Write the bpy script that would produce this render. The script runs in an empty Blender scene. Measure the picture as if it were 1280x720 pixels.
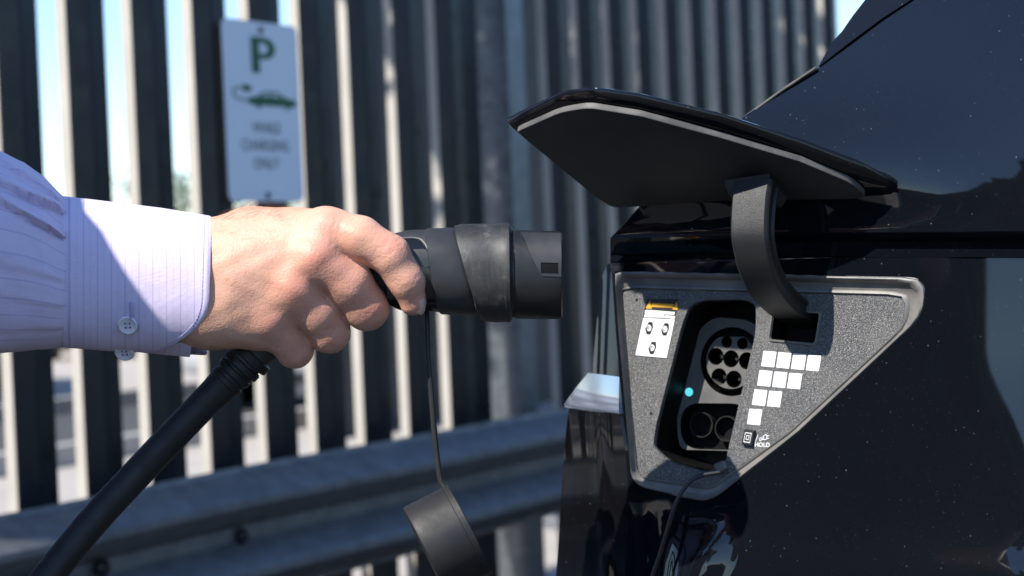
import bpy, bmesh, math, random
import numpy as np
from mathutils import Vector, Matrix
from mathutils.geometry import delaunay_2d_cdt
random.seed(7)
rng = np.random.default_rng(7)
scene = bpy.context.scene
COL = scene.collection
R = math.radians
# ------------------------------------------------------------------ camera
LENS = 67.5
F = 1280 * LENS / 36.0
PITCH, ROLL = R(1.08), R(2.4)
CAM = Vector((0, 0, 1.05))
fw = Vector((0, math.cos(PITCH), -math.sin(PITCH)))
_U = Vector((0, math.sin(PITCH), math.cos(PITCH)))
_R = Vector((1, 0, 0))
cu = _U * math.cos(ROLL) + _R * math.sin(ROLL)
cr = _R * math.cos(ROLL) - _U * math.sin(ROLL)
cam_d = bpy.data.cameras.new("camera")
cam = bpy.data.objects.new("camera", cam_d)
COL.objects.link(cam)
cam.matrix_world = Matrix(((cr.x, cu.x, -fw.x, CAM.x), (cr.y, cu.y, -fw.y, CAM.y), (cr.z, cu.z, -fw.z, CAM.z), (0, 0, 0, 1)))
cam_d.lens = LENS
cam_d.sensor_width = 36
cam_d.clip_start = 0.02
cam_d.clip_end = 3000
cam_d.dof.use_dof = True
cam_d.dof.focus_distance = 1.38
cam_d.dof.aperture_fstop = 7.6
cam_d.dof.aperture_blades = 9
scene.camera = cam
FOC = 1.36


def ray(px, py):
    return fw + cr * ((px - 640) / F) + cu * ((360 - py) / F)


def pt(px, py, depth):
    return CAM + ray(px, py) * depth


def hit(px, py, P, N):
    d = ray(px, py)
    return CAM + d * ((P - CAM).dot(N) / d.dot(N))


def Hp(px, py, z):           # point near the hand: z in millimetres towards the camera
    return pt(px, py, FOC - z / 1000.0)


# ------------------------------------------------------------------ materials
def nodes_of(name):
    m = bpy.data.materials.new(name)
    m.use_nodes = True
    nt = m.node_tree
    b = nt.nodes["Principled BSDF"]
    return m, nt, b


def N(nt, t, **kw):
    n = nt.nodes.new(t)
    for k, v in kw.items():
        if k in n.inputs:
            n.inputs[k].default_value = v
        else:
            setattr(n, k, v)
    return n


def ramp(nt, fac, stops):
    r = nt.nodes.new("ShaderNodeValToRGB")
    el = r.color_ramp.elements
    el[0].position, el[0].color = stops[0][0], (*stops[0][1], 1)
    el[1].position, el[1].color = stops[-1][0], (*stops[-1][1], 1)
    for p, c in stops[1:-1]:
        e = el.new(p)
        e.color = (*c, 1)
    nt.links.new(fac, r.inputs[0])
    return r.outputs[0]


def g3(v):
    return (v, v, v)


def noise(nt, scale, detail=4, rough=.55, vec=None, coord="Object"):
    n = nt.nodes.new("ShaderNodeTexNoise")
    n.inputs["Scale"].default_value = scale
    n.inputs["Detail"].default_value = detail
    n.inputs["Roughness"].default_value = rough
    if vec is None:
        tc = nt.nodes.new("ShaderNodeTexCoord")
        vec = tc.outputs[coord]
    nt.links.new(vec, n.inputs["Vector"])
    return n.outputs["Fac"]


def bump(nt, b, h, strength, dist):
    bp = nt.nodes.new("ShaderNodeBump")
    bp.inputs["Strength"].default_value = strength
    bp.inputs["Distance"].default_value = dist
    nt.links.new(h, bp.inputs["Height"])
    nt.links.new(bp.outputs[0], b.inputs["Normal"])
    return bp


def mat(name, c0, c1=None, scale=30, rough=.5, rough1=None, metal=0, bscale=None, bstr=.3, bdist=.001, coat=0, spec=.5):
    m, nt, b = nodes_of(name)
    b.inputs["Roughness"].default_value = rough
    b.inputs["Metallic"].default_value = metal
    b.inputs["Coat Weight"].default_value = coat
    b.inputs["Coat Roughness"].default_value = .04
    b.inputs["Specular IOR Level"].default_value = spec
    if c1 is None:
        c1 = tuple(x * .8 for x in c0)
    f = noise(nt, scale)
    nt.links.new(ramp(nt, f, [(.3, c0), (.7, c1)]), b.inputs["Base Color"])
    if rough1 is not None:
        f2 = noise(nt, scale * 1.7, 6)
        nt.links.new(ramp(nt, f2, [(.35, g3(rough)), (.7, g3(rough1))]), b.inputs["Roughness"])
    if bscale:
        bump(nt, b, noise(nt, bscale, 3), bstr, bdist)
    return m


def math_n(nt, op, a, b=None, c=None):
    n = nt.nodes.new("ShaderNodeMath")
    n.operation = op
    for i, v in enumerate((a, b, c)):
        if v is None:
            continue
        if isinstance(v, (int, float)):
            n.inputs[i].default_value = v
        else:
            nt.links.new(v, n.inputs[i])
    return n.outputs[0]


def mixc(nt, fac, a, b):
    n = nt.nodes.new("ShaderNodeMix")
    n.data_type = 'RGBA'
    if isinstance(fac, (int, float)):
        n.inputs[0].default_value = fac
    else:
        nt.links.new(fac, n.inputs[0])
    for i, v in ((6, a), (7, b)):
        if isinstance(v, tuple):
            n.inputs[i].default_value = (*v, 1)
        else:
            nt.links.new(v, n.inputs[i])
    return n.outputs[2]


def specks(nt, vec, scale, rmin, rmax, density):
    """small round grains: 1 inside a grain"""
    v = nt.nodes.new("ShaderNodeTexVoronoi")
    v.inputs["Scale"].default_value = scale
    nt.links.new(vec, v.inputs["Vector"])
    sep = nt.nodes.new("ShaderNodeSeparateColor")
    nt.links.new(v.outputs["Color"], sep.inputs[0])
    keep = math_n(nt, 'LESS_THAN', sep.outputs[0], density)
    rad = math_n(nt, 'MULTIPLY_ADD', math_n(nt, 'POWER', sep.outputs[1], 3.0), rmax - rmin, rmin)
    ins = math_n(nt, 'LESS_THAN', v.outputs["Distance"], rad)
    return math_n(nt, 'MULTIPLY', math_n(nt, 'MULTIPLY', keep, ins), sep.outputs[2])


def paint_mat(name="black car paint", streak=True, ior=1.48, base=(.0025, .0034, .0055)):
    m, nt, b = nodes_of(name)
    tc = nt.nodes.new("ShaderNodeTexCoord")
    vec = tc.outputs["Object"]
    s1 = specks(nt, vec, 95, .03, .085, .26)
    s2 = specks(nt, vec, 260, .06, .17, .45)
    s3 = math_n(nt, 'MULTIPLY', specks(nt, vec, 620, .08, .22, .5), .10)
    s = math_n(nt, 'ADD', math_n(nt, 'ADD', s1, s3), math_n(nt, 'MULTIPLY', s2, .30))
    if streak:
        mp = nt.nodes.new("ShaderNodeMapping")
        mp.vector_type = 'POINT'
        mp.inputs["Rotation"].default_value = (0, R(52), R(25))
        mp.inputs["Scale"].default_value = (1, 1, 1)
        nt.links.new(vec, mp.inputs[0])
        mp2 = nt.nodes.new("ShaderNodeMapping")
        mp2.inputs["Scale"].default_value = (9, 90, 90)
        nt.links.new(mp.outputs[0], mp2.inputs[0])
        v = nt.nodes.new("ShaderNodeTexVoronoi")
        v.inputs["Scale"].default_value = 1.6
        nt.links.new(mp2.outputs[0], v.inputs["Vector"])
        sep = nt.nodes.new("ShaderNodeSeparateColor")
        nt.links.new(v.outputs["Color"], sep.inputs[0])
        st = math_n(nt, 'MULTIPLY', math_n(nt, 'LESS_THAN', v.outputs["Distance"], .10), math_n(nt, 'LESS_THAN', sep.outputs[0], .22))
        sx = nt.nodes.new("ShaderNodeSeparateXYZ")
        nt.links.new(vec, sx.inputs[0])
        hi = nt.nodes.new("ShaderNodeMapRange")
        hi.inputs[1].default_value, hi.inputs[2].default_value = 1.10, 1.20
        nt.links.new(sx.outputs[2], hi.inputs[0])
        brk = math_n(nt, 'GREATER_THAN', noise(nt, 130, 2, vec=vec), .47)
        st = math_n(nt, 'MULTIPLY', math_n(nt, 'MULTIPLY', st, brk), math_n(nt, 'MULTIPLY', hi.outputs[0], .30))
        s = math_n(nt, 'ADD', s, st)
    film = math_n(nt, 'MULTIPLY', noise(nt, 7, 6, vec=vec), .004)
    fac = math_n(nt, 'MINIMUM', math_n(nt, 'ADD', math_n(nt, 'MULTIPLY', s, .36), film), .9)
    nt.links.new(mixc(nt, fac, base, (.62, .60, .56)), b.inputs["Base Color"])
    b.inputs["Roughness"].default_value = .22
    b.inputs["Specular IOR Level"].default_value = 0
    b.inputs["Coat Weight"].default_value = 1
    b.inputs["Coat IOR"].default_value = ior
    rr = math_n(nt, 'MULTIPLY_ADD', noise(nt, 40, 5, vec=vec), .03, .012)
    nt.links.new(rr, b.inputs["Coat Roughness"])
    return m


def plastic_mat(name, c, grain_s, dust=.4, rough=.5, bstr=.6, spec=.5):
    """textured plastic with grain and dust"""
    m, nt, b = nodes_of(name)
    tc = nt.nodes.new("ShaderNodeTexCoord")
    vec = tc.outputs["Object"]
    big = noise(nt, 45, 6, vec=vec)
    fine = noise(nt, grain_s * .6, 2, vec=vec)
    d = math_n(nt, 'MULTIPLY', ramp(nt, big, [(.40, g3(0)), (.75, g3(1))]), dust)
    d = math_n(nt, 'ADD', d, math_n(nt, 'MULTIPLY', specks(nt, vec, 260, .05, .16, .3), dust))
    col = mixc(nt, math_n(nt, 'MINIMUM', d, 1.0), c, (.34, .31, .27))
    col = mixc(nt, math_n(nt, 'MULTIPLY', fine, .35), col, tuple(x * 1.8 for x in c))
    nt.links.new(col, b.inputs["Base Color"])
    b.inputs["Roughness"].default_value = rough
    b.inputs["Specular IOR Level"].default_value = spec
    bump(nt, b, noise(nt, grain_s, 2, vec=vec), bstr, .0006)
    return m


def cloth_mat(name, stripes_u, stripes_v, seam=True):
    m, nt, b = nodes_of(name)
    tc = nt.nodes.new("ShaderNodeTexCoord")
    uv = nt.nodes.new("ShaderNodeSeparateXYZ")
    nt.links.new(tc.outputs["UV"], uv.inputs[0])

    def lines(x, period, width, off=0.):
        f = math_n(nt, 'FRACT', math_n(nt, 'DIVIDE', math_n(nt, 'ADD', x, off), period))
        return math_n(nt, 'LESS_THAN', f, width)
    U_, V_ = uv.outputs[0], uv.outputs[1]
    base = (.60, .565, .80)
    col = mixc(nt, noise(nt, 700, 2), (.62, .535, .715), (.70, .61, .78))
    if stripes_u:
        l1 = math_n(nt, 'MULTIPLY', lines(U_, .0098, .09), .42)
        col = mixc(nt, l1, col, (.30, .27, .50))
        l2 = math_n(nt, 'MULTIPLY', lines(U_, .0098, .06, .0049), .22)
        col = mixc(nt, l2, col, (.36, .33, .56))
    if stripes_v:
        l1 = math_n(nt, 'MULTIPLY', lines(V_, .0098, .09), .40)
        col = mixc(nt, l1, col, (.34, .31, .55))
    weave = math_n(nt, 'ADD', math_n(nt, 'SINE', math_n(nt, 'MULTIPLY', U_, 9000.)), math_n(nt, 'SINE', math_n(nt, 'MULTIPLY', V_, 9000.)))
    nt.links.new(col, b.inputs["Base Color"])
    b.inputs["Roughness"].default_value = .85
    b.inputs["Specular IOR Level"].default_value = .2
    b.inputs["Sheen Weight"].default_value = .25
    h = math_n(nt, 'ADD', math_n(nt, 'MULTIPLY', weave, .08), math_n(nt, 'MULTIPLY', noise(nt, 55, 4), 2.2))
    bump(nt, b, h, .45, .0012)
    return m


def skin_mat():
    m, nt, b = nodes_of("skin")
    tc = nt.nodes.new("ShaderNodeTexCoord")
    vec = tc.outputs["Object"]
    big = noise(nt, 34, 4, vec=vec)
    mid = noise(nt, 190, 4, vec=vec)
    att = nt.nodes.new("ShaderNodeAttribute")
    att.attribute_name = "red"
    col = ramp(nt, big, [(.30, (.61, .325, .22)), (.55, (.68, .39, .28)), (.75, (.63, .335, .235))])
    col = mixc(nt, math_n(nt, 'MULTIPLY', mid, .35), col, (.52, .26, .17))
    col = mixc(nt, math_n(nt, 'MULTIPLY', att.outputs["Fac"], .72), col, (.56, .215, .155))
    fre = math_n(nt, 'MULTIPLY', specks(nt, vec, 150, .10, .30, .22), .35)
    col = mixc(nt, fre, col, (.40, .19, .11))
    nt.links.new(col, b.inputs["Base Color"])
    b.inputs["Roughness"].default_value = .47
    b.inputs["Specular IOR Level"].default_value = .42
    b.inputs["Subsurface Weight"].default_value = .22
    b.inputs["Subsurface Radius"].default_value = (1.0, .35, .18)
    b.inputs["Subsurface Scale"].default_value = .0035
    v = nt.nodes.new("ShaderNodeTexVoronoi")
    v.feature = 'DISTANCE_TO_EDGE'
    v.inputs["Scale"].default_value = 650
    nt.links.new(vec, v.inputs["Vector"])
    v2 = nt.nodes.new("ShaderNodeTexVoronoi")
    v2.feature = 'DISTANCE_TO_EDGE'
    v2.inputs["Scale"].default_value = 260
    nt.links.new(vec, v2.inputs["Vector"])
    h = math_n(nt, 'ADD', math_n(nt, 'MULTIPLY', math_n(nt, 'MINIMUM', v.outputs["Distance"], .2), 1.1), math_n(nt, 'MULTIPLY', math_n(nt, 'MINIMUM', v2.outputs["Distance"], .16), 1.6))
    h = math_n(nt, 'ADD', h, math_n(nt, 'MULTIPLY', noise(nt, 120, 4, vec=vec), 1.1))
    bump(nt, b, h, .42, .0007)
    return m


M = {}
M['paint'] = paint_mat()
M['gloss'] = paint_mat("gloss black trim", streak=False, ior=1.42, base=(.003, .003, .004))
M['lamplens'] = paint_mat('dark lamp lens', streak=False, ior=1.42, base=(.004, .007, .014))
M['bezel'] = plastic_mat("dusty bezel plastic", (.10, .097, .092), 1500, dust=.42, rough=.45, bstr=.25)
M['panel_'] = plastic_mat("grained port panel plastic", (.052, .052, .054), 1700, dust=.16, rough=.30, bstr=1.0, spec=.7)
m_, nt_, b_ = nodes_of("grained port panel")
_tc = nt_.nodes.new("ShaderNodeTexCoord")
_v = _tc.outputs["Object"]
_g = noise(nt_, 1250, 2, .8, vec=_v)
_c = ramp(nt_, _g, [(.40, (.022, .022, .023)), (.54, (.075, .075, .077)), (.68, (.30, .295, .285))])  # pale grains in the colour also stand in for sun sparkle
_d = math_n(nt_, 'MULTIPLY', ramp(nt_, noise(nt_, 30, 6, vec=_v), [(.42, g3(0)), (.8, g3(1))]), .25)
nt_.links.new(mixc(nt_, _d, _c, (.22, .205, .18)), b_.inputs["Base Color"])
b_.inputs["Roughness"].default_value = .34
bump(nt_, b_, _g, 1.0, .0007)
M['panel'] = m_
M['arm'] = plastic_mat("textured black hinge plastic", (.010, .010, .0105), 2200, dust=.025, rough=.42, bstr=.55)
M['liner'] = plastic_mat("matt black lid liner", (.012, .012, .012), 1600, dust=.03, rough=.55, bstr=.2)
M['lineredge'] = plastic_mat("dusty sunlit-toned edge", (.05, .049, .046), 1600, dust=.35, rough=.55, bstr=.2)  # paler than the liner: sunlight on the edge is in the colour
M['black'] = mat("matt black plastic", (.008, .008, .008), (.012, .012, .012), 60, rough=.5)
M['deep'] = mat("black socket cavity", (.004, .004, .004), (.006, .006, .006), 60, rough=.5, spec=.12)
M['socket'] = plastic_mat("grey socket plastic", (.075, .075, .073), 900, dust=.25, rough=.45, bstr=.1)
M['metalpin'] = mat("brass contact pin", (.6, .5, .35), (.7, .6, .45), 80, rough=.3, metal=1)
M['white'] = mat("white indicator", (.80, .80, .79), (.76, .76, .75), 50, rough=.4)
M['stickerwhite'] = mat("white sticker", (.80, .80, .80), (.72, .72, .72), 90, rough=.45)
M['stickerblack'] = mat("black sticker ink", (.012, .012, .014), (.02, .02, .02), 90, rough=.4)
M['orange'] = mat("orange warning ink", (.75, .38, .03), (.7, .33, .03), 90, rough=.4)
M['ink'] = mat("pale print", (.72, .72, .72), (.66, .66, .66), 90, rough=.5)
M['rubber'] = mat("black cable rubber", (.009, .009, .010), (.015, .0145, .0145), 50, rough=.5, rough1=.66, spec=.38, bscale=700, bstr=.15, bdist=.0004)
M['rubberwear'] = None
M['plug'] = mat("black plug plastic", (.006, .006, .006), (.009, .009, .009), 70, rough=.40, rough1=.5, bscale=1500, bstr=.12, bdist=.0003)
M['plughead'] = mat("dark grey handle plastic", (.020, .0205, .022), (.029, .029, .0305), 60, rough=.42, rough1=.55, bscale=1600, bstr=.12, bdist=.0003)
M['glossinset'] = mat("gloss black inset", (.006, .006, .007), (.008, .008, .009), 50, rough=.12, rough1=.22)
M['skin'] = skin_mat()
M['cuff'] = cloth_mat("striped lavender cuff cloth", True, False)
M['sleeve'] = cloth_mat("striped lavender shirt cloth", False, True)
M['thread'] = mat("lavender thread", (.42, .38, .66), (.36, .33, .58), 90, rough=.8)
M['button'] = mat("pearly button", (.72, .70, .74), (.60, .58, .64), 160, rough=.22, coat=.6)
M['hair'] = mat("brown hair", (.03, .018, .010), (.05, .03, .018), 300, rough=.55)
M['fairhair'] = mat("fine arm hair", (.10, .055, .03), (.14, .08, .04), 300, rough=.5)
M['navy'] = mat("dark trousers cloth", (.015, .017, .025), (.02, .022, .03), 80, rough=.9, bscale=500)
M['darkcloth'] = mat("charcoal jacket cloth", (.02, .02, .022), (.03, .03, .032), 80, rough=.9, bscale=500)
M['shoe'] = mat("black shoe leather", (.01, .01, .01), (.015, .013, .012), 80, rough=.35)
M['galv'] = mat("galvanised steel", (.24, .26, .28), (.17, .19, .21), 26, rough=.34, rough1=.55, metal=.85, bscale=60, bstr=.08)
M['galvrail'] = mat("weathered galvanised rail", (.22, .225, .23), (.14, .145, .15), 22, rough=.48, rough1=.7, metal=.7, bscale=50, bstr=.10)
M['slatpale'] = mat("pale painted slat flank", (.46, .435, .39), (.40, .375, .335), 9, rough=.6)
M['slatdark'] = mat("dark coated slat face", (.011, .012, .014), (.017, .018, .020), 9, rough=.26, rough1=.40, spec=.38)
M['wallclad'] = mat('dark wall cladding', (.03, .032, .036), (.022, .024, .027), 4, rough=.6)
M['skysheen'] = mat('sky-toned satin ledge', (.58, .66, .80), (.55, .63, .77), 8, rough=.12, metal=.85)  # pale blue metal stands in for sky mirrored in gloss black
M['sign'] = mat("white sign enamel", (.86, .86, .88), (.82, .82, .85), 8, rough=.4)
M['green'] = mat("green sign ink", (.010, .10, .035), (.012, .12, .04), 30, rough=.45)
M['greentext'] = mat("dark green sign lettering", (.03, .10, .06), (.035, .11, .065), 30, rough=.45)


def leaf_mat(name, a, b_):
    m, nt, b = nodes_of(name)
    nt.links.new(ramp(nt, noise(nt, 1.5, 3), [(.3, a), (.7, b_)]), b.inputs["Base Color"])
    b.inputs["Roughness"].default_value = .6
    return m


M['leaf'] = leaf_mat("dark green leaves", (.035, .065, .02), (.075, .11, .035))
M['leaf2'] = leaf_mat("yellow green leaves", (.10, .13, .03), (.17, .18, .05))
M['bark'] = mat("grey brown bark", (.10, .075, .055), (.06, .045, .035), 12, rough=.9, bscale=20)
M['asphalt'] = mat("asphalt", (.055, .055, .057), (.04, .04, .042), 60, rough=.85, bscale=250, bstr=.5)
M['concrete'] = mat("sunlit concrete paving", (.40, .365, .325), (.32, .29, .26), 3, rough=.85, bscale=90, bstr=.3)
M['kerb'] = mat("kerb concrete", (.45, .43, .40), (.36, .35, .33), 8, rough=.85)
M['carwhite'] = mat("white car paint", (.80, .80, .80), (.78, .78, .78), 5, rough=.25, coat=.8)
M['carblue'] = mat("dark blue car paint", (.012, .022, .05), (.014, .026, .06), 5, rough=.25, coat=.8)
M['glass'] = mat("dark car glass", (.01, .012, .014), (.012, .014, .016), 5, rough=.06)
M['lampred'] = mat("red tail lamp", (.35, .01, .01), (.3, .01, .01), 50, rough=.15, coat=.8)


def led_mat():
    m, nt, b = nodes_of("cyan indicator lamp")
    b.inputs["Base Color"].default_value = (.10, .55, .60, 1)
    b.inputs["Emission Color"].default_value = (.15, .85, .95, 1)
    b.inputs["Emission Strength"].default_value = .5
    return m


M['led'] = led_mat()

# worn rubber collar
m_, nt_, b_ = nodes_of("scuffed rubber collar")
_tc = nt_.nodes.new("ShaderNodeTexCoord")
_n = noise(nt_, 60, 7, .65, vec=_tc.outputs["Object"])
_sc = nt_.nodes.new("ShaderNodeMapping")
_sc.inputs["Scale"].default_value = (1, 1, .12)
nt_.links.new(_tc.outputs["Object"], _sc.inputs[0])
_n2 = noise(nt_, 520, 3, .6, vec=_sc.outputs[0])
_f = math_n(nt_, 'ADD', math_n(nt_, 'MULTIPLY', _n, .75), math_n(nt_, 'MULTIPLY', _n2, .3))
nt_.links.new(ramp(nt_, _f, [(.45, (.014, .014, .014)), (.60, (.032, .032, .031)), (.76, (.13, .13, .125))]), b_.inputs["Base Color"])
b_.inputs["Roughness"].default_value = .55
bump(nt_, b_, noise(nt_, 600, 3), .2, .0004)
M['rubberwear'] = m_

# ------------------------------------------------------------------ object helpers
ORG = {}


def tag(o, label=None, cat=None, group=None, kind=None):
    if label: o["label"] = label
    if cat: o["category"] = cat
    if group: o["group"] = group
    if kind: o["kind"] = kind
    return o


def empty(name, loc, label, cat, group=None):
    o = bpy.data.objects.new(name, None)
    o.empty_display_size = .05
    o.location = loc
    COL.objects.link(o)
    ORG[o.name] = Vector(loc)
    return tag(o, label, cat, group)


def build(name, verts, faces, mats, parent=None, smooth=True, sharp=None, uvs=None, fmat=None, norms=None):
    """verts in world coordinates; the object's origin is that of its top-level thing"""
    org = ORG[parent.name] if parent else Vector((0, 0, 0))
    me = bpy.data.meshes.new(name)
    me.from_pydata([(v[0] - org.x, v[1] - org.y, v[2] - org.z) for v in verts], [], [tuple(int(i) for i in f) for f in faces])
    if not isinstance(mats, (list, tuple)):
        mats = [mats]
    for m in mats:
        me.materials.append(m)
    if fmat is not None:
        for p, i in zip(me.polygons, fmat):
            p.material_index = i
    if uvs is not None:
        l = me.uv_layers.new(name="UVMap")
        for lp in me.loops:
            l.data[lp.index].uv = uvs[lp.vertex_index]
    me.validate()
    bm = bmesh.new()
    bm.from_mesh(me)
    bmesh.ops.recalc_face_normals(bm, faces=bm.faces)
    bm.to_mesh(me)
    bm.free()
    if smooth:
        me.polygons.foreach_set("use_smooth", [True] * len(me.polygons))
        if sharp:
            me.set_sharp_from_angle(angle=R(sharp))
    if norms is not None:
        me.normals_split_custom_set_from_vertices([tuple(n) for n in norms])
    o = bpy.data.objects.new(name, me)
    COL.objects.link(o)
    if parent:
        o.parent = parent
        ORG[o.name] = org
    else:
        ORG[o.name] = Vector((0, 0, 0))
    return o


class MB:
    def __init__(s):
        s.v, s.f, s.m = [], [], []

    def add(s, v, f, mi=0):
        b = len(s.v)
        s.v += [Vector(x) for x in v]
        s.f += [[i + b for i in q] for q in f]
        s.m += [mi] * len(f)
        return s

    def box(s, c, ax, ay, az, mi=0):
        """c centre; half-extent vectors"""
        c = Vector(c)
        v = [c + ax * i + ay * j + az * k for i in (-1, 1) for j in (-1, 1) for k in (-1, 1)]
        return s.add(v, [(0, 1, 3, 2), (4, 6, 7, 5), (0, 4, 5, 1), (2, 3, 7, 6), (0, 2, 6, 4), (1, 5, 7, 3)], mi)

    def loft(s, rings, closed=True, cap0=True, cap1=True, mi=0):
        n = len(rings[0])
        v = [p for r in rings for p in r]
        f = []
        for a in range(len(rings) - 1):
            for i in range(n if closed else n - 1):
                j = (i + 1) % n
                f.append((a * n + i, a * n + j, (a + 1) * n + j, (a + 1) * n + i))
        if cap0 and closed: f.append(tuple(range(n))[::-1])
        if cap1 and closed: f.append(tuple((len(rings) - 1) * n + i for i in range(n)))
        return s.add(v, f, mi)

    def tube(s, path, rad, n=16, cap=True, mi=0, flat=None):
        path = [Vector(p) for p in path]
        if not isinstance(rad, (list, tuple)): rad = [rad] * len(path)
        rings = []
        t = (path[1] - path[0]).normalized()
        a = t.orthogonal().normalized()
        for i, p in enumerate(path):
            t = (path[min(i + 1, len(path) - 1)] - path[max(i - 1, 0)]).normalized()
            a = (a - t * a.dot(t)).normalized()
            b = t.cross(a)
            rings.append([p + (a * math.cos(k * 2 * math.pi / n) + b * math.sin(k * 2 * math.pi / n)) * rad[i] for k in range(n)])
        return s.loft(rings, True, cap, cap, mi)

    def build(s, name, mats, parent=None, smooth=True, sharp=35):
        return build(name, s.v, s.f, mats, parent, smooth, sharp, fmat=s.m)


def spline(pts, n=8):
    """Catmull-Rom through tuples"""
    P = [np.array(p, float) for p in pts]
    P = [2 * P[0] - P[1]] + P + [2 * P[-1] - P[-2]]
    out = []
    for i in range(1, len(P) - 2):
        for k in range(n):
            t = k / n
            a, b, c, d = P[i - 1:i + 3]
            out.append(.5 * (2 * b + (c - a) * t + (2 * a - 5 * b + 4 * c - d) * t * t + (3 * b - a - 3 * c + d) * t ** 3))
    out.append(P[-2])
    return out


def fillet(poly, r, n=5):
    """round the corners of a 2-D polygon; r one number or one per corner"""
    out = []
    L = len(poly)
    for i in range(L):
        a, b, c = (Vector(poly[i - 1][:2]), Vector(poly[i][:2]), Vector(poly[(i + 1) % L][:2]))
        rr = r[i] if isinstance(r, (list, tuple)) else r
        if rr <= 0:
            out.append(tuple(b)); continue
        d1, d2 = (a - b), (c - b)
        q = min(rr, d1.length * .48, d2.length * .48)
        p1, p2 = b + d1.normalized() * q, b + d2.normalized() * q
        for k in range(n + 1):
            t = k / n
            x = p1 * (1 - t) ** 2 + b * 2 * t * (1 - t) + p2 * t * t
            out.append((x.x, x.y))
    return out


def inside(p, poly):
    x, y = p
    c = False
    j = len(poly) - 1
    for i in range(len(poly)):
        xi, yi = poly[i]
        xj, yj = poly[j]
        if (yi > y) != (yj > y) and x < (xj - xi) * (y - yi) / (yj - yi + 1e-18) + xi:
            c = not c
        j = i
    return c


def densify(poly, step):
    out = []
    for i in range(len(poly)):
        a, b = Vector(poly[i]), Vector(poly[(i + 1) % len(poly)])
        n = max(1, int((b - a).length / step))
        for k in range(n):
            q = a.lerp(b, k / n)
            out.append((q.x, q.y))
    return out


def cdt(outline, holes=(), step=.01, dens=None, coarse=None, fine_box=None):
    loops = [densify(l, step * .7 if not coarse else step) for l in [outline] + list(holes)]
    pts, edges = [], []
    for l in loops:
        b = len(pts)
        pts += l
        edges += [(b + i, b + (i + 1) % len(l)) for i in range(len(l))]
    bd = np.array(pts)

    def grid(x0, x1, y0, y1, st, skip=None):
        for x in np.arange(x0 + st * .5, x1, st):
            for y in np.arange(y0 + st * .5, y1, st):
                if skip and skip[0] < x < skip[1] and skip[2] < y < skip[3]: continue
                q = (x + random.uniform(-.1, .1) * st, y + random.uniform(-.1, .1) * st)
                if inside(q, loops[0]) and not any(inside(q, h) for h in loops[1:]):
                    if np.min((bd[:, 0] - q[0]) ** 2 + (bd[:, 1] - q[1]) ** 2) > (st * .45) ** 2:
                        pts.append(q)
    xs, ys = [p[0] for p in outline], [p[1] for p in outline]
    if coarse:
        fb = fine_box
        grid(max(fb[0], min(xs)), min(fb[1], max(xs)), max(fb[2], min(ys)), min(fb[3], max(ys)), step)
        grid(min(xs), max(xs), min(ys), max(ys), coarse, fb)
    else:
        grid(min(xs), max(xs), min(ys), max(ys), step)
    r = delaunay_2d_cdt([Vector(p) for p in pts], edges, [], 0, 1e-7)
    V = [tuple(v) for v in r[0]]
    T = []
    for t in r[2]:
        c = (sum(V[i][0] for i in t) / len(t), sum(V[i][1] for i in t) / len(t))
        if inside(c, loops[0]) and not any(inside(c, h) for h in loops[1:]):
            T.append(t)
    used = sorted({i for t in T for i in t})
    mp = {o: k for k, o in enumerate(used)}
    return [V[i] for i in used], [tuple(mp[i] for i in t) for t in T]


class Plane:
    def __init__(s, P, ex, ey):
        s.P, s.ex, s.ey = Vector(P), ex.normalized(), ey.normalized()
        s.n = s.ex.cross(s.ey)

    def to2(s, px, py, w=0):
        q = hit(px, py, s.P + s.n * w, s.n) - s.P
        return (q.dot(s.ex), q.dot(s.ey))

    def to3(s, a, b, w=0):
        return s.P + s.ex * a + s.ey * b + s.n * w

    def at(s, px, py, w=0):
        return s.to3(*s.to2(px, py, w), w)

    def px(s, pts, w=0):
        return [s.to2(p[0], p[1], w) for p in pts]


def plate(pl, poly, w0, w1, mb, mi=0, holes=()):
    """flat plate with thickness from w0 (back) to w1 (front), poly in plane coordinates"""
    v, t = cdt(poly, holes, 1e3)
    mb.add([pl.to3(a, b, w1) for a, b in v], t, mi)
    for l in [poly] + list(holes):
        mb.loft([[pl.to3(a, b, w0) for a, b in l], [pl.to3(a, b, w1) for a, b in l]], True, False, False, mi)
    return mb


def txt(name, s, pl, a, b, w, size, m, parent, shear=0, align='CENTER', xs=1, depth=.0002, offset=0):
    c = bpy.data.curves.new("txt", 'FONT')
    c.body = s
    c.size = size
    c.align_x = align
    c.align_y = 'CENTER'
    c.shear = shear
    c.offset = offset
    to = bpy.data.objects.new("txt", c)
    COL.objects.link(to)
    dg = bpy.context.evaluated_depsgraph_get()
    me = bpy.data.meshes.new_from_object(to.evaluated_get(dg))
    v = [pl.to3(a + q.co.x * xs, b + q.co.y, w) for q in me.vertices]
    f = [tuple(p.vertices) for p in me.polygons]
    bpy.data.objects.remove(to)
    return build(name, v, f, m, parent, False)


def circle2(c, r, n=32, sx=1):
    return [(c[0] + r * sx * math.cos(2 * math.pi * k / n), c[1] + r * math.sin(2 * math.pi * k / n)) for k in range(n)]


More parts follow.
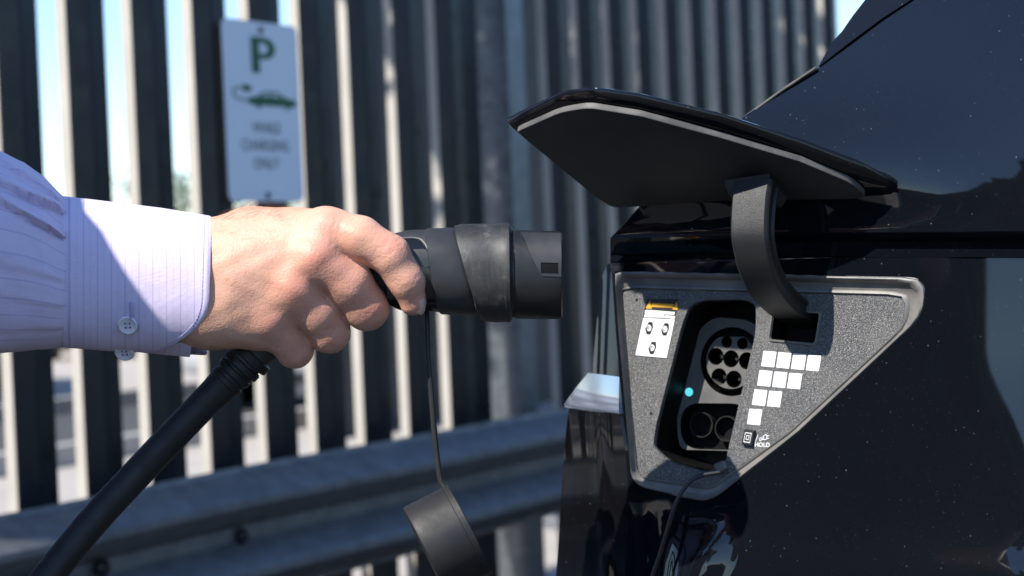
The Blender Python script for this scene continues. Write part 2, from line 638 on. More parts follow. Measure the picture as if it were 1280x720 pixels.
# ------------------------------------------------------------------ world and sun
SUN_EL, SUN_AZ = 46.0, 47.0      # azimuth: degrees from "behind the camera" towards the left
sdir = Vector((-math.sin(R(SUN_AZ)) * math.cos(R(SUN_EL)), -math.cos(R(SUN_AZ)) * math.cos(R(SUN_EL)), math.sin(R(SUN_EL))))
w = bpy.data.worlds.new("World")
scene.world = w
w.use_nodes = True
sky = w.node_tree.nodes.new("ShaderNodeTexSky")
sky.sky_type = 'NISHITA'
sky.sun_disc = False
sky.sun_elevation = R(SUN_EL)
sky.sun_rotation = math.atan2(sdir.x, sdir.y)
sky.air_density = 1.0
sky.dust_density = 0
sky.ozone_density = 2.4
bg = w.node_tree.nodes["Background"]
bg.inputs[1].default_value = .135
w.node_tree.links.new(mixc(w.node_tree, 1.0, sky.outputs[0], (.88, .96, 1.08)), bg.inputs[0])
w.node_tree.nodes['Mix'].blend_type = 'MULTIPLY'
sl = bpy.data.lights.new("sun", 'SUN')
sl.energy = 5.0
sl.angle = R(.53)
sl.color = (1, .95, .87)
so = bpy.data.objects.new("sun", sl)
COL.objects.link(so)
so.rotation_euler = sdir.to_track_quat('Z', 'Y').to_euler()
scene.view_settings.view_transform = 'Standard'
scene.view_settings.look = 'None'
scene.view_settings.exposure = .74
scene.view_settings.gamma = 1
scene.cycles.use_denoising = True
scene.cycles.max_bounces = 8
scene.cycles.caustics_reflective = False

# ------------------------------------------------------------------ ground
def sheet(name, x0, x1, y0, y1, z, m, n=1):
    v = [(x0, y0, z), (x1, y0, z), (x1, y1, z), (x0, y1, z)]
    return tag(build(name, v, [(0, 1, 2, 3)], m, None, False), kind="structure")


# fence line
EF = Vector((1466 / F, 1.0, 0)).normalized()
NF = EF.cross(Vector((0, 0, 1)))           # faces the camera side
UPZ = Vector((0, 0, 1))
_p = pt(-4, 342, 3.6)
FP = Vector((_p.x, _p.y, 0))
PITCHS = .0445 * 3.6 * math.hypot(1466 / F, 1.0)


def fpt(a, d, z):      # along fence, towards the camera, height
    return FP + EF * a + NF * d + UPZ * z


v = [(-1500, -1500, 0), (1500, -1500, 0), (1500, 1500, 0), (-1500, 1500, 0)]
tag(build("ground", v, [(0, 1, 2, 3)], M['asphalt'], None, False), kind="structure")
# pale paving of the lot beyond the fence and a dark strip standing in for shadow
def fsheet(name, a0, a1, d0, d1, z, m):
    return tag(build(name, [fpt(a0, d0, z), fpt(a1, d0, z), fpt(a1, d1, z), fpt(a0, d1, z)], [(0, 1, 2, 3)], m, None, False), kind="structure")


fsheet("pavement", -40, 60, -.35, -40, .004, M['concrete'])
fsheet("shadow_strip", -40, 60, -4.8, -7.4, .008, M['asphalt'])  # dark sheet in place of a shadow lying on the paving
for nm, dd in (("kerb", -4.74), ("kerb", -7.46)):
    mb = MB()
    mb.box(fpt(10, dd, .06), EF * 50, NF * .05, UPZ * .06)
    tag(mb.build(nm, M['kerb'], None, False), kind="structure")

# ------------------------------------------------------------------ fence
fence = empty("fence", fpt(0, 0, 0), "tall fence of dark upright slats with pale sunlit flanks behind the guardrail", "fence")
mb = MB()
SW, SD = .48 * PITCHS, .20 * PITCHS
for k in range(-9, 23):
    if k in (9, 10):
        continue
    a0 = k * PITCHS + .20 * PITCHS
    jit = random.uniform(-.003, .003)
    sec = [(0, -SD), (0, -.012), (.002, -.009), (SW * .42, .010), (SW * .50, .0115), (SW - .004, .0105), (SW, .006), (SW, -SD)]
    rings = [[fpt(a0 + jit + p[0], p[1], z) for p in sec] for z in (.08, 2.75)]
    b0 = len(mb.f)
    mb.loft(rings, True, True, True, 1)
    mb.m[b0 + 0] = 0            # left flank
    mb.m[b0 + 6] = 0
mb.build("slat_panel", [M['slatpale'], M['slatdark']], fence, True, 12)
mb = MB()
for z in (.35, 2.3):
    mb = MB()
    mb.box(fpt(7 * PITCHS, -SD - .022, z), EF * 16.2 * PITCHS, NF * .02, UPZ * .03)
    mb.build("rail", M['slatdark'], fence, False)
pa = 9.92 * PITCHS
mb = MB()
mb.box(fpt(pa + .045, -.055, 1.4), EF * .045, NF * .062, UPZ * 1.4)
mb.build("post", M['galv'], fence, False)
mb = MB()
mb.box(fpt(8.95 * PITCHS + .05, -.05, 1.4), EF * .062, NF * .006, UPZ * 1.36)
mb.build("filler_plate", M['slatdark'], fence, False)

# ------------------------------------------------------------------ guardrail
rail = empty("guardrail", fpt(0, .3, 0), "weathered galvanised corrugated guardrail running in front of the slatted fence", "guardrail")
mb = MB()
prof = [(.0, .0), (.003, -.012), (.030, -.026), (.066, -.048), (.078, -.060), (.078, -.074), (.066, -.088), (.014, -.118), (.002, -.130), (.002, -.158),
        (.014, -.170), (.066, -.200), (.078, -.214), (.078, -.228), (.066, -.242), (.030, -.264), (.003, -.278), (0, -.290)]
RT = .655
prof2 = prof + [(d - .004, z) for d, z in reversed(prof)]
prof2 = [(d * .9, z * .88) for d, z in prof2]
sts = [-3.2 + .25 * i for i in range(34)]
def railz(a):
    return RT + .004 * math.sin(a * 2.1) + .002 * math.sin(a * 5.3)
mb.loft([[fpt(a, .32 + .004 * math.sin(a * 3.1) + d, railz(a) + z) for d, z in prof2] for a in sts])
mb.build("rail_beam", M['galvrail'], rail, True, 30)
for a in (-2.2, 1.95):
    mb = MB()
    mb.box(fpt(a, .24, .30), EF * .045, NF * .055, UPZ * .31)
    mb.build("post", M['galv'], rail, False)
for a in (-2.2, -.10, .28, 1.95):
    mb = MB()
    c = fpt(a, .326, RT - .127)
    mb.tube([c, c + NF * .008, c + NF * .016], [.016, .016, .008], 12)
    mb.build("bolt", M['slatdark'], rail)

# ------------------------------------------------------------------ sign
SP = Plane(fpt(0, .035, 0), EF, UPZ)
cs = [SP.to2(*p) for p in ((277, 24), (371, 31), (380, 251), (287, 253))]
a0, a1 = (cs[0][0] + cs[3][0]) / 2, (cs[1][0] + cs[2][0]) / 2
b1, b0 = (cs[0][1] + cs[1][1]) / 2, (cs[2][1] + cs[3][1]) / 2
sign = empty("parking_sign", fpt((a0 + a1) / 2, .02, b0), "white parking sign with green P, plug-in car and words fixed to the fence", "sign")
mb = MB()
plate(SP, fillet([(a0, b0), (a1, b0), (a1, b1), (a0, b1)], .020), -.002, 0, mb)
mb.build("sign_plate", M['sign'], sign, False)
sw, sh, ac = a1 - a0, b1 - b0, (a0 + a1) / 2


def sp(x, y):        # 0..1 across, 0..1 down
    return (a0 + x * sw, b1 - y * sh)


def letter_p():
    x0, y0, y1 = .36, .285, .085
    o = [sp(x0, y1), sp(.53, y1)] + [sp(.53 + .155 * math.sin(t), .146 - .061 * math.cos(t)) for t in np.linspace(.1, math.pi - .1, 14)] + [sp(.53, .207), sp(x0 + .11, .207), sp(x0 + .11, y0), sp(x0, y0)]
    i = [sp(x0 + .11, .116), sp(.52, .116)] + [sp(.52 + .065 * math.sin(t), .146 - .030 * math.cos(t)) for t in np.linspace(.1, math.pi - .1, 10)] + [sp(.52, .176), sp(x0 + .11, .176)]
    v, t = cdt(o, [i], 1e3)
    build("letter", [SP.to3(a, b, .0010) for a, b in v], t, M['green'], sign, False)


letter_p()
txt("lettering", "WHILE", SP, *sp(.52, .592), .0010, sh * .088, M['greentext'], sign, xs=.95)
txt("lettering", "CHARGING", SP, *sp(.50, .690), .0010, sh * .088, M['greentext'], sign, xs=.92)
txt("lettering", "ONLY", SP, *sp(.50, .790), .0010, sh * .088, M['greentext'], sign, xs=.95)
mb = MB()
body = [(.30, .455), (.30, .425), (.42, .415), (.50, .388), (.68, .384), (.80, .415), (.93, .425), (.95, .455), (.90, .465), (.36, .465)]
win = [(.47, .413), (.53, .397), (.58, .397), (.58, .413)]
win2 = [(.61, .413), (.61, .396), (.67, .396), (.74, .413)]
v, t = cdt([sp(*p) for p in body], [[sp(*p) for p in win], [sp(*p) for p in win2]], 1e3)
mb.add([SP.to3(a, b, .0010) for a, b in v], t)
for cx in (.43, .82):
    v, t = cdt(circle2(sp(cx, .462), sh * .021, 20), [], 1e3)
    mb.add([SP.to3(a, b, .0013) for a, b in v], t)
cab = spline([sp(.30, .44), sp(.18, .435), sp(.11, .415), sp(.12, .38), sp(.20, .372), sp(.26, .375)], 6)
mb.tube([SP.to3(q[0], q[1], .001) for q in cab], .0017, 6)
plate(SP, [sp(.24, .352), sp(.34, .362), sp(.34, .388), sp(.24, .395)], 0, .0012, mb)
mb.build("car_symbol", M['green'], sign, False)
for y_ in (.045, .965):
    mb = MB()
    c = SP.to3(*sp(.5, y_))
    mb.tube([c - NF * .03, c + NF * .003, c + NF * .007], [.008, .008, .004], 12)
    mb.build("bolt", M['galv'], sign)
# ------------------------------------------------------------------ trees and parked cars beyond the fence
def tree(x, y, h, rw, label, m, n=700):
    root = empty("tree", (x, y, 0), label, "tree", "trees beyond the car park")
    mb = MB()
    th = h * .42
    mb.tube([(x, y, 0), (x + .05 * h * .3, y, th * .5), (x - .03, y, th), (x + .05, y + .05, h * .8)], [.05 * h * .5, .04 * h * .5, .03 * h * .5, .01 * h], 8)
    for k in range(6):
        an = random.uniform(0, 6.28)
        mb.tube([(x, y, th * (.7 + .08 * k)), (x + math.cos(an) * rw * .35, y + math.sin(an) * rw * .35, th * (.95 + .1 * k)),
                 (x + math.cos(an) * rw * .65, y + math.sin(an) * rw * .65, th * (1.15 + .12 * k))], [.02 * h * .5, .013 * h * .5, .004 * h], 6)
    mb.build("trunk", M['bark'], root)
    vs, fs = [], []
    cl = [(x + random.gauss(0, rw * .45), y + random.gauss(0, rw * .45), h * random.uniform(.38, .92), rw * random.uniform(.25, .5)) for _ in range(16)]
    for _ in range(n):
        c = random.choice(cl)
        d = Vector((random.gauss(0, 1), random.gauss(0, 1), random.gauss(0, .8))).normalized() * c[3] * random.uniform(.3, 1.05) ** .5
        p = Vector(c[:3]) + d
        s = random.uniform(.05, .13) * h / 4
        e1 = Vector((random.gauss(0, 1), random.gauss(0, 1), random.gauss(0, .6))).normalized()
        e2 = e1.cross(Vector((random.gauss(0, 1), random.gauss(0, 1), random.gauss(0, 1)))).normalized()
        b = len(vs)
        vs += [p - e1 * s * 1.5, p + e2 * s * .7, p + e1 * s * 1.5, p - e2 * s * .7]
        fs.append((b, b + 1, b + 2, b + 3))
    build("crown", vs, fs, m, root, False)
    return root


tl = ["dark green bushy tree at the far left beyond the fence", "rounded green tree beyond the fence, seen above the cuff",
      "yellow green low tree beyond the fence, behind the shirt sleeve", "dense dark tree beyond the fence, behind the lower edge of the sign",
      "broad green tree beyond the fence, behind the forearm", "small yellow green tree beyond the fence, under the sign"]
for (px, dd, h, rw, i) in ((-60, 50, 3.0, 2.4, 0), (150, 55, 2.9, 2.7, 4), (232, 45, 3.3, 1.7, 1), (60, 41, 2.2, 2.0, 2), (345, 52, 3.2, 2.4, 3), (280, 37, 2.0, 1.7, 5)):
    q = pt(px, 330, dd)
    tree(q.x, q.y, h, rw, tl[i], M['leaf2'] if i in (2, 5) else M['leaf'])


def parked_car(x, y, rz, m, label):
    root = empty("parked_car", (x, y, 0), label, "car", "cars parked beyond the fence")
    cz, sz = math.cos(rz), math.sin(rz)

    def T(a, b, z): return Vector((x + a * cz - b * sz, y + a * sz + b * cz, z))
    # side profile: x, low z, belt z, roof z
    st = [(-2.15, .45, .72), (-2.05, .30, .86), (-1.6, .24, .92), (-.9, .22, .95), (0, .22, .95), (.8, .22, .94), (1.5, .24, .90), (2.0, .28, .80), (2.2, .42, .62)]
    mb = MB()
    rings = []
    for a, z0, z1 in st:
        hw = .86 - .10 * abs(a / 2.2) ** 3
        rings.append([T(a, -hw * .92, z0), T(a, hw * .92, z0), T(a, hw, (z0 + z1) / 2), T(a, hw * .95, z1), T(a, hw * .7, z1 + .03), T(a, -hw * .7, z1 + .03), T(a, -hw * .95, z1), T(a, -hw, (z0 + z1) / 2)])
    mb.loft(rings)
    mb.build("body", m, root, True, 40)
    cst = [(-1.75, .93, .93), (-1.15, 1.32, .93), (-.6, 1.44, .93), (.2, 1.45, .93), (.7, 1.36, .93), (1.35, .95, .93)]
    mb = MB()
    mb.loft([[T(a, -.78, .90), T(a, .78, .90), T(a, .60, z), T(a, -.60, z)] for a, z, _ in cst])
    mb.build("cabin_window", M['glass'], root, True, 40)
    mb = MB()
    mb.loft([[T(a, -.60, z), T(a, .60, z), T(a, .56, z + .035), T(a, -.56, z + .035)] for a, z, _ in cst[1:5]])
    mb.build("roof", m, root, True, 40)
    for a in (-1.32, 1.36):
        for b in (-.80, .80):
            mb = MB()
            s = 1 if b > 0 else -1
            mb.tube([T(a, b - .1 * s, .32), T(a, b + .06 * s, .32), T(a, b + .09 * s, .32)], [.32, .32, .28], 24)
            wh = mb.build("wheel", M['rubber'], root)
            mb = MB()
            mb.tube([T(a, b + .05 * s, .32), T(a, b + .10 * s, .32)], [.20, .17], 12)
            mb.build("rim", M['galv'], wh)
    for b in (-.6, .6):
        mb = MB()
        mb.box(T(-2.10, b, .74), T(1, 0, 0) - T(0, 0, 0), T(0, .14, 0) - T(0, 0, 0), UPZ * .05)
        o = MB().box(T(-2.09, b, .74), (T(.03, 0, 0) - T(0, 0, 0)), (T(0, .16, 0) - T(0, 0, 0)), UPZ * .06)
        o.build("tail_lamp", M['lampred'], root, False)


q = pt(150, 340, 24)
parked_car(q.x, q.y, R(100), M['carwhite'], "white car parked beyond the fence, glimpsed under the shirt cuff")
q = pt(372, 340, 15)
parked_car(q.x + .9, q.y, R(62), M['carwhite'], "nearer white car parked beyond the fence, glimpsed between slats under the fist")
q = pt(40, 340, 16)
parked_car(q.x - 1.2, q.y, R(100), M['carblue'], "dark blue car parked beyond the fence, glimpsed beside the black cable")

# ------------------------------------------------------------------ the car being charged
TH, TAU = R(32), R(5)
UX = Vector((math.cos(TH), -math.sin(TH), 0))
NB = Vector((-math.sin(TH) * math.cos(TAU), -math.cos(TH) * math.cos(TAU), math.sin(TAU)))
VB = NB.cross(UX)
O = pt(960, 470, 1.47)
PB = Plane(O, UX, VB)                    # side of the car at the charge port
assert (PB.n - NB).length < 1e-5
car = empty("car", (O.x, O.y, 0), "glossy black car with dusty paint and its charge port lid open, seen close at right", "car")

OUT = fillet([(768, 339), (1157, 347), (1155, 394), (1000, 539), (886, 629), (800, 609), (789, 597), (783, 520), (774, 420)],
             [4, 20, 26, 0, 22, 10, 6, 0, 0], 6)
OUTp = PB.px(OUT)
lowL = [(764, 331), (770, 420), (779, 520), (785, 597), (786, 640), (783, 690), (778, 760)]


def sstep(a, b, x):
    t = min(1, max(0, (x - a) / (b - a)))
    return t * t * (3 - 2 * t)


vport = PB.to2(886, 629)[1]
ur = [PB.to2(912, 606)[0], PB.to2(872, 720)[0]]
us = PB.to2(784, 650)[0]


def wlow(a, b):
    """bulge of the lower side, outwards of the base plane"""
    w = 0.0
    dv = vport + .004 - b
    if dv > 0:
        w += .10 * dv * sstep(0, .05, dv) - .55 * dv * dv * sstep(.05, .3, dv)
        uc = ur[0] + (ur[1] - ur[0]) * min(1.6, dv / .06)
        k = sstep(0, .05, dv)
        w += k * .0055 * math.exp(-((a - uc) / .022) ** 2)
        w -= k * .006 * math.exp(-((a - us - .030) / .014) ** 2)
    # rear corner rolls away
    e = us + .05 - a
    if e > 0 and dv > 0:
        w -= 2.2 * e * e * sstep(0, .06, dv)
    # gentle crown towards the wheel
    r = a - .10
    if r > 0:
        w += -.25 * r * r + .012 * sstep(0, .12, r) * sstep(.02, -.2, b)
    return w


cb = -(O.z - .33)
topR = PB.to2(1290, 322)
Lp = PB.px([(x, y) for x, y in lowL])
arch = [(.72 + .41 * math.cos(t), cb + .02 + .41 * math.sin(t)) for t in np.linspace(0, math.pi, 15)]
vt = PB.to2(1040, 322)[1]
outl = [Lp[0], PB.to2(1040, 322), PB.to2(1285, 321), (1.5, PB.to2(1285, 321)[1] + .006), (1.5, cb)] + arch + [(Lp[-1][0] - .01, cb)] + Lp[::-1][:-1]
V2, T2 = cdt(outl, [OUTp], .0075, coarse=.035, fine_box=(-.25, .40, -.30, .2))
def surf_normals(pl, f, pts, h=.0012):
    out = []
    for a, b in pts:
        du = pl.to3(a + h, b, f(a + h, b)) - pl.to3(a - h, b, f(a - h, b))
        dv = pl.to3(a, b + h, f(a, b + h)) - pl.to3(a, b - h, f(a, b - h))
        out.append(du.cross(dv).normalized())
    return out


build("side_panel", [PB.to3(a, b, wlow(a, b)) for a, b in V2], T2, M['paint'], car, True, None, norms=surf_normals(PB, wlow, V2))
mb = MB()
# return of the rear edge
edge = densify(Lp + [(Lp[-1][0] - .01, cb)], .02)[:-1]
edge = [e for e in edge]
bk = UX * .06 - NB * .35
le = [PB.to3(a, b, wlow(a, b)) for a, b in Lp]
mb.loft([le, [p - NB * .006 + UX * -.0 for p in le], [p + UX * .01 - NB * .03 for p in le]], False)
# crease above the port: lip, recess facets, overhanging shoulder
xs_ = [763, 770, 790, 830, 880, 940, 1000, 1040, 1100, 1180, 1285]
ytop = [297.5, 297, 296.5, 295.5, 294, 292, 290.5, 290, 289.6, 289.3, 289]
def crease_rows():
    rows = []
    for x, yt in zip(xs_, ytop):
        k = 1 - sstep(860, 1030, x)          # the double lip fades out to the right
        yb = 332 - 10 * sstep(765, 1040, x)
        rows.append([PB.at(x, yb, 0), PB.at(x, yb - 3 * k - .4, .001 * k - .001), PB.at(x, yb - 4 * k - 1, .0040 * k), PB.at(x, yb - 13 * k - 2, -.005 * k - .001),
                     PB.at(x, (yt + 21) * k + (yt + 12) * (1 - k), -.004 * k), PB.at(x, yt + 2.2, .011), PB.at(x, yt + .8, .0122), PB.at(x, yt, .0122)])
    # on to the front of the car
    e = rows[-1]
    rows.append([p + UX * 1.12 + VB * .006 for p in e])
    return rows
rows = crease_rows()
mb.loft(rows, False)
le = rows[0]
mb.loft([le, [p + UX * .004 - NB * .03 for p in le]], False)
# upper side leaning inwards
LAM = R(4)
n2 = (NB * math.cos(LAM) + VB * math.sin(LAM)).normalized()
PU = Plane(PB.at(1040, 290, .0122), UX, n2.cross(UX))
top_edge = [PU.to2(x, y) for x, y in zip(xs_, ytop)]
leftpx = [(812, 254), (870, 202), (935, 143), (978, 112), (1020, 84)]
seam = [(1022, 82), (1060, 53), (1100, 22), (1132, 0), (1230, -70)]
Lu = PU.px(leftpx)
Su = PU.px([(x + 1.2, y + 1.2) for x, y in seam])
outl = top_edge + [(1.5, top_edge[-1][1] + .004), (1.5, Su[-1][1] + .02)] + Su[::-1] + Lu[::-1]


def wup(a, b):
    return -.22 * max(0, b) ** 2 - .03 * (a + .1) ** 2 * sstep(0, .3, b) + .012 * math.exp(-((b - .05) / .04) ** 2) * sstep(.15, -.05, a) * sstep(0, .03, b)


V2, T2 = cdt(outl, [], .009, coarse=.05, fine_box=(-.25, .40, -.05, .30))
wup_ = lambda a, b: wup(a, b) * sstep(.002, .012, b)
build("quarter_panel", [PU.to3(a, b, wup_(a, b)) for a, b in V2], T2, M['paint'], car, True, None, norms=surf_normals(PU, wup_, V2))
ledge = [PU.to2(763, 297.5)] + Lu + Su
le = [PU.to3(a, b, wup(a, b) if b > .004 else 0) for a, b in ledge]
mb.loft([le, [p - UX * .0012 - NB * .0025 for p in le], [p - UX * .0012 - NB * .012 for p in le], [p + UX * .05 - NB * .12 for p in le], [p + UX * .2 - NB * .5 for p in le]], False)
mb.build("body", M['paint'], car, True, 24)
# strip of roof trim behind the seam
sl_ = [(1021, 82), (1034, 55), (1049, 37), (1062, 17), (1076, -2), (1120, -60), (1225, -70), (1131, -1), (1099, 20.5), (1058, 52)]
Q = PU.px(sl_, -.003)
mb = MB()
v, t = cdt(Q, [], .02)
mb.add([PU.to3(a, b, -.003 + (wup(a, b) if b > .004 else 0)) for a, b in v], t)
le = [PU.to3(a, b, -.003 + wup(a, b)) for a, b in Q[:6]]
mb.loft([le, [p - UX * .001 - NB * .003 for p in le], [p + UX * .1 - NB * .3 for p in le]], False)
mb.build("rear_trim", M['gloss'], car, True, 24)
# pale dusty strip standing in for the sunlit edge of the tailgate opening
mb = MB()
ep = [PU.at(x - .5, y + .3, .0006) for x, y in leftpx[:5]]
mb.tube([p - NB * .001 for p in ep], .0012, 8)
mb.build("edge_strip", M['lineredge'], car)

# rear corner: tail lamp, chamfer toned like reflected sky, lower corner piece
def rotpl(px, py, w, deg, up=0):
    h = R(deg)
    ex = Vector((math.cos(h), -math.sin(h), 0))
    n = Vector((-math.sin(h) * math.cos(R(up)), -math.cos(h) * math.cos(R(up)), math.sin(R(up))))
    return Plane(PB.at(px, py, w), ex, n.cross(ex))


PT = rotpl(768, 400, -.003, 60, 5)
lamp = [(759, 329), (766, 331), (771, 420), (774, 474), (738, 468), (742, 425), (750, 350)]
mb = MB()
v, t = cdt(fillet(PT.px(lamp), .003), [], .005)
a_min = min(p[0] for p in v)
mb.add([PT.to3(a, b, -2.0 * max(0, -.004 - a) ** 2) for a, b in v], t)
lp = fillet(PT.px(lamp), .003)
mb.loft([[PT.to3(a, b, -2.0 * max(0, -.004 - a) ** 2) for a, b in lp], [PT.to3(a, b, -2.0 * max(0, -.004 - a) ** 2 - .006) for a, b in lp]], True, False, False)
mb.build("tail_lamp", M['lamplens'], car, True, 40)
PC = rotpl(782, 560, .004, 60, -2)
corner = [(706, 511), (774, 517), (781, 560), (785.5, 610), (785.5, 650), (783, 690), (776, 770), (770, 840), (668, 840), (676, 770), (686, 690), (695, 600), (702, 540)]
lp = fillet(PC.px(corner), .004)
lp_low = lp


def wcor(a, b):
    return -.7 * max(0, -.018 - a) ** 2 + .0028 * math.exp(-((a + .040) / .009) ** 2) - .8 * max(0, b - .008) ** 2


v, t = cdt(lp, [], .005)
mb = MB()
mb.add([PC.to3(a, b, wcor(a, b)) for a, b in v], t)
mb.loft([[PC.to3(a, b, wcor(a, b)) for a, b in lp], [PC.to3(a, b, wcor(a, b) - .002) + (UX * .001) for a, b in lp], [PC.to3(a, b, wcor(a, b) - .005) for a, b in lp]], True, False, False)
mb.build("bumper_corner", M['gloss'], car, True, 30)
# chamfer: top edge lies on the lamp, lower edge on the bumper corner
tp = [PT.at(735, 466, .0005), PT.at(774, 471, .0005)]
bt = [PC.at(705, 505, wcor(*PC.to2(705, 505))), PC.at(773.5, 515, wcor(*PC.to2(773.5, 515)))]
mid = [PC.at(713, 490, wcor(*PC.to2(713, 490)) - .004), PC.at(773.5, 492, -.004)]
mb = MB()
nn = 8
def row(p, q, bow):
    return [p.lerp(q, i / nn) + NB * (bow * math.sin(math.pi * i / nn)) for i in range(nn + 1)]
r0, r2 = row(tp[0], tp[1], 0), row(bt[0], bt[1], .001)
r1 = [a.lerp(b, .5) + (UPZ + NB).normalized() * .0006 for a, b in zip(r0, r2)]
r3 = [p - UPZ * .0025 - NB * .001 for p in r2]
r4 = [p - UPZ * .004 - NB * .010 for p in r2]
mb.loft([r0, r1, r2, r3, r4], False)
mb.build("lamp_ledge", M['skysheen'], car, True, 30)

# rear wheel ahead of the port (outside the picture)
wc = PB.to3(.72, cb + .02, -.06)
wax = (NB - UPZ * NB.z).normalized()
mb = MB()
mb.tube([wc - wax * .22, wc - wax * .20, wc - wax * .02, wc], [.33, .355, .355, .335], 40)
wh = mb.build("wheel", M['rubber'], car)
mb = MB()
mb.tube([wc - wax * .03, wc + wax * .004, wc + wax * .006], [.26, .255, .05], 30)
mb.build("rim", M['galv'], wh)

# ------------------------------------------------------------------ charge port
port = MB()
INN = fillet([(778, 361), (1131, 370), (1129, 408), (985, 541), (889, 608), (806, 597), (798, 589), (789, 500)], [4, 13, 14, 0, 10, 6, 4, 0], 5)
WP = -.0075
n_ = 120


def resample(poly, n):
    p = [Vector(q) for q in poly] + [Vector(poly[0])]
    L = [0]
    for a, b in zip(p, p[1:]): L.append(L[-1] + (b - a).length)
    out = []
    j = 0
    for k in range(n):
        s = L[-1] * k / n
        while L[j + 1] < s: j += 1
        out.append(tuple(p[j].lerp(p[j + 1], (s - L[j]) / max(1e-9, L[j + 1] - L[j]))))
    return out


def polar_resample(poly, c, n=160):
    """points of the outline at even angles about c (star-shaped)"""
    out = []
    P = list(poly) + [poly[0]]
    for k in range(n):
        th = 2 * math.pi * k / n
        d = (math.cos(th), math.sin(th))
        best = None
        for a, b in zip(P, P[1:]):
            ex, ey = b[0] - a[0], b[1] - a[1]
            den = d[0] * ey - d[1] * ex
            if abs(den) < 1e-14: continue
            rx, ry = a[0] - c[0], a[1] - c[1]
            t = (rx * ey - ry * ex) / den
            s = (rx * d[1] - ry * d[0]) / den
            if t > 0 and -1e-9 <= s <= 1 + 1e-9 and (best is None or t > best): best = t
        out.append((c[0] + d[0] * best, c[1] + d[1] * best))
    return out


cc = PB.to2(905, 450)
o2 = polar_resample(OUTp, cc)
i2 = polar_resample(PB.px(INN, WP), cc)


def lerp2(a, b, t): return [(p[0] + (q[0] - p[0]) * t, p[1] + (q[1] - p[1]) * t) for p, q in zip(a, b)]


mb = MB()
rg = [[PB.to3(a, b, wlow(a, b) - .004) for a, b in o2], [PB.to3(a, b, wlow(a, b) + .0004) for a, b in lerp2(o2, i2, .04)], [PB.to3(a, b, wlow(a, b) + .0010) for a, b in lerp2(o2, i2, .12)],
      [PB.to3(a, b, wlow(a, b) * .8 - .0004) for a, b in lerp2(o2, i2, .24)], [PB.to3(a, b, -.0050) for a, b in lerp2(o2, i2, .36)],
      [PB.to3(a, b, -.0068) for a, b in lerp2(o2, i2, .74)], [PB.to3(a, b, -.0058) for a, b in lerp2(o2, i2, .80)], [PB.to3(a, b, -.0055) for a, b in lerp2(o2, i2, .92)], [PB.to3(a, b, -.0085) for a, b in lerp2(o2, i2, 1.0)]]
mb.loft(rg, True, False, False)
cport = mb.build("charge_port", M['bezel'], car, True, 50)

HOLE = fillet([(816, 560), (819, 535), (853, 403), (862, 382), (878, 375), (930, 374), (945, 380), (945, 415), (905, 584), (880, 591), (835, 578)],
              [6, 10, 16, 10, 8, 8, 8, 14, 7, 6, 10], 4)
SLOT = fillet([(968, 390), (1024, 392), (1018, 429), (963, 424)], 4, 4)
Hp2, Sp2 = PB.px(HOLE, WP), PB.px(SLOT, WP)
v, t = cdt(PB.px(INN, WP), [Hp2, Sp2], .012)
mb = MB()
mb.add([PB.to3(a, b, WP) for a, b in v], t)
# rolled edges of the openings
for l in (Hp2,):
    cx, cy = sum(p[0] for p in l) / len(l), sum(p[1] for p in l) / len(l)
    ins = [(p[0] + (cx - p[0]) * .02, p[1] + (cy - p[1]) * .012) for p in l]
    mb.loft([[PB.to3(a, b, WP) for a, b in l], [PB.to3(a, b, WP - .0016) for a, b in ins], [PB.to3(a, b, WP - .005) for a, b in ins]], True, False, False)
mb.build("port_panel", M['panel'], cport, True, 30)
mb = MB()
WR = -.046
mb.loft([[PB.to3(a, b, WP - .004) for a, b in ins], [PB.to3(a, b, WR - .012) for a, b in ins]], True, False, True)
sx_, sy_ = sum(p[0] for p in Sp2) / len(Sp2), sum(p[1] for p in Sp2) / len(Sp2)
mb.loft([[PB.to3(a, b, WP) for a, b in Sp2], [PB.to3(a, b, WP - .03) for a, b in Sp2]], True, False, True)
mb.build("port_recess", M['deep'], cport, True, 40)
# slot frame
big = [(sx_ + (a - sx_) * 1.14, sy_ + (b - sy_) * 1.20) for a, b in Sp2]
big2 = [(sx_ + (a - sx_) * 1.09, sy_ + (b - sy_) * 1.13) for a, b in Sp2]
mb = MB()
mb.loft([[PB.to3(a, b, WP - .001) for a, b in big], [PB.to3(a, b, WP + .0014) for a, b in big2], [PB.to3(a, b, WP + .0014) for a, b in lerp2(big2, Sp2, .6)], [PB.to3(a, b, WP - .004) for a, b in Sp2]], True, False, False)
mb.build("slot_frame", M['bezel'], cport, True, 40)

# socket plate inside the recess
WS = -.040


def rr(c, hw, hh, r, n=8):
    return fillet([(c[0] - hw, c[1] - hh), (c[0] + hw, c[1] - hh), (c[0] + hw, c[1] + hh), (c[0] - hw, c[1] + hh)], r, n)


c2 = PB.to2(914.5, 452, WS)
rim = 27.5e-3
up = circle2(c2, rim, 48)
dcc = PB.to2(894, 533, WS)
dch = fillet([(dcc[0] - .031, dcc[1] - .0185), (dcc[0] + .031, dcc[1] - .0185), (dcc[0] + .031, dcc[1] + .0185), (dcc[0] - .031, dcc[1] + .0185)], .018, 8)
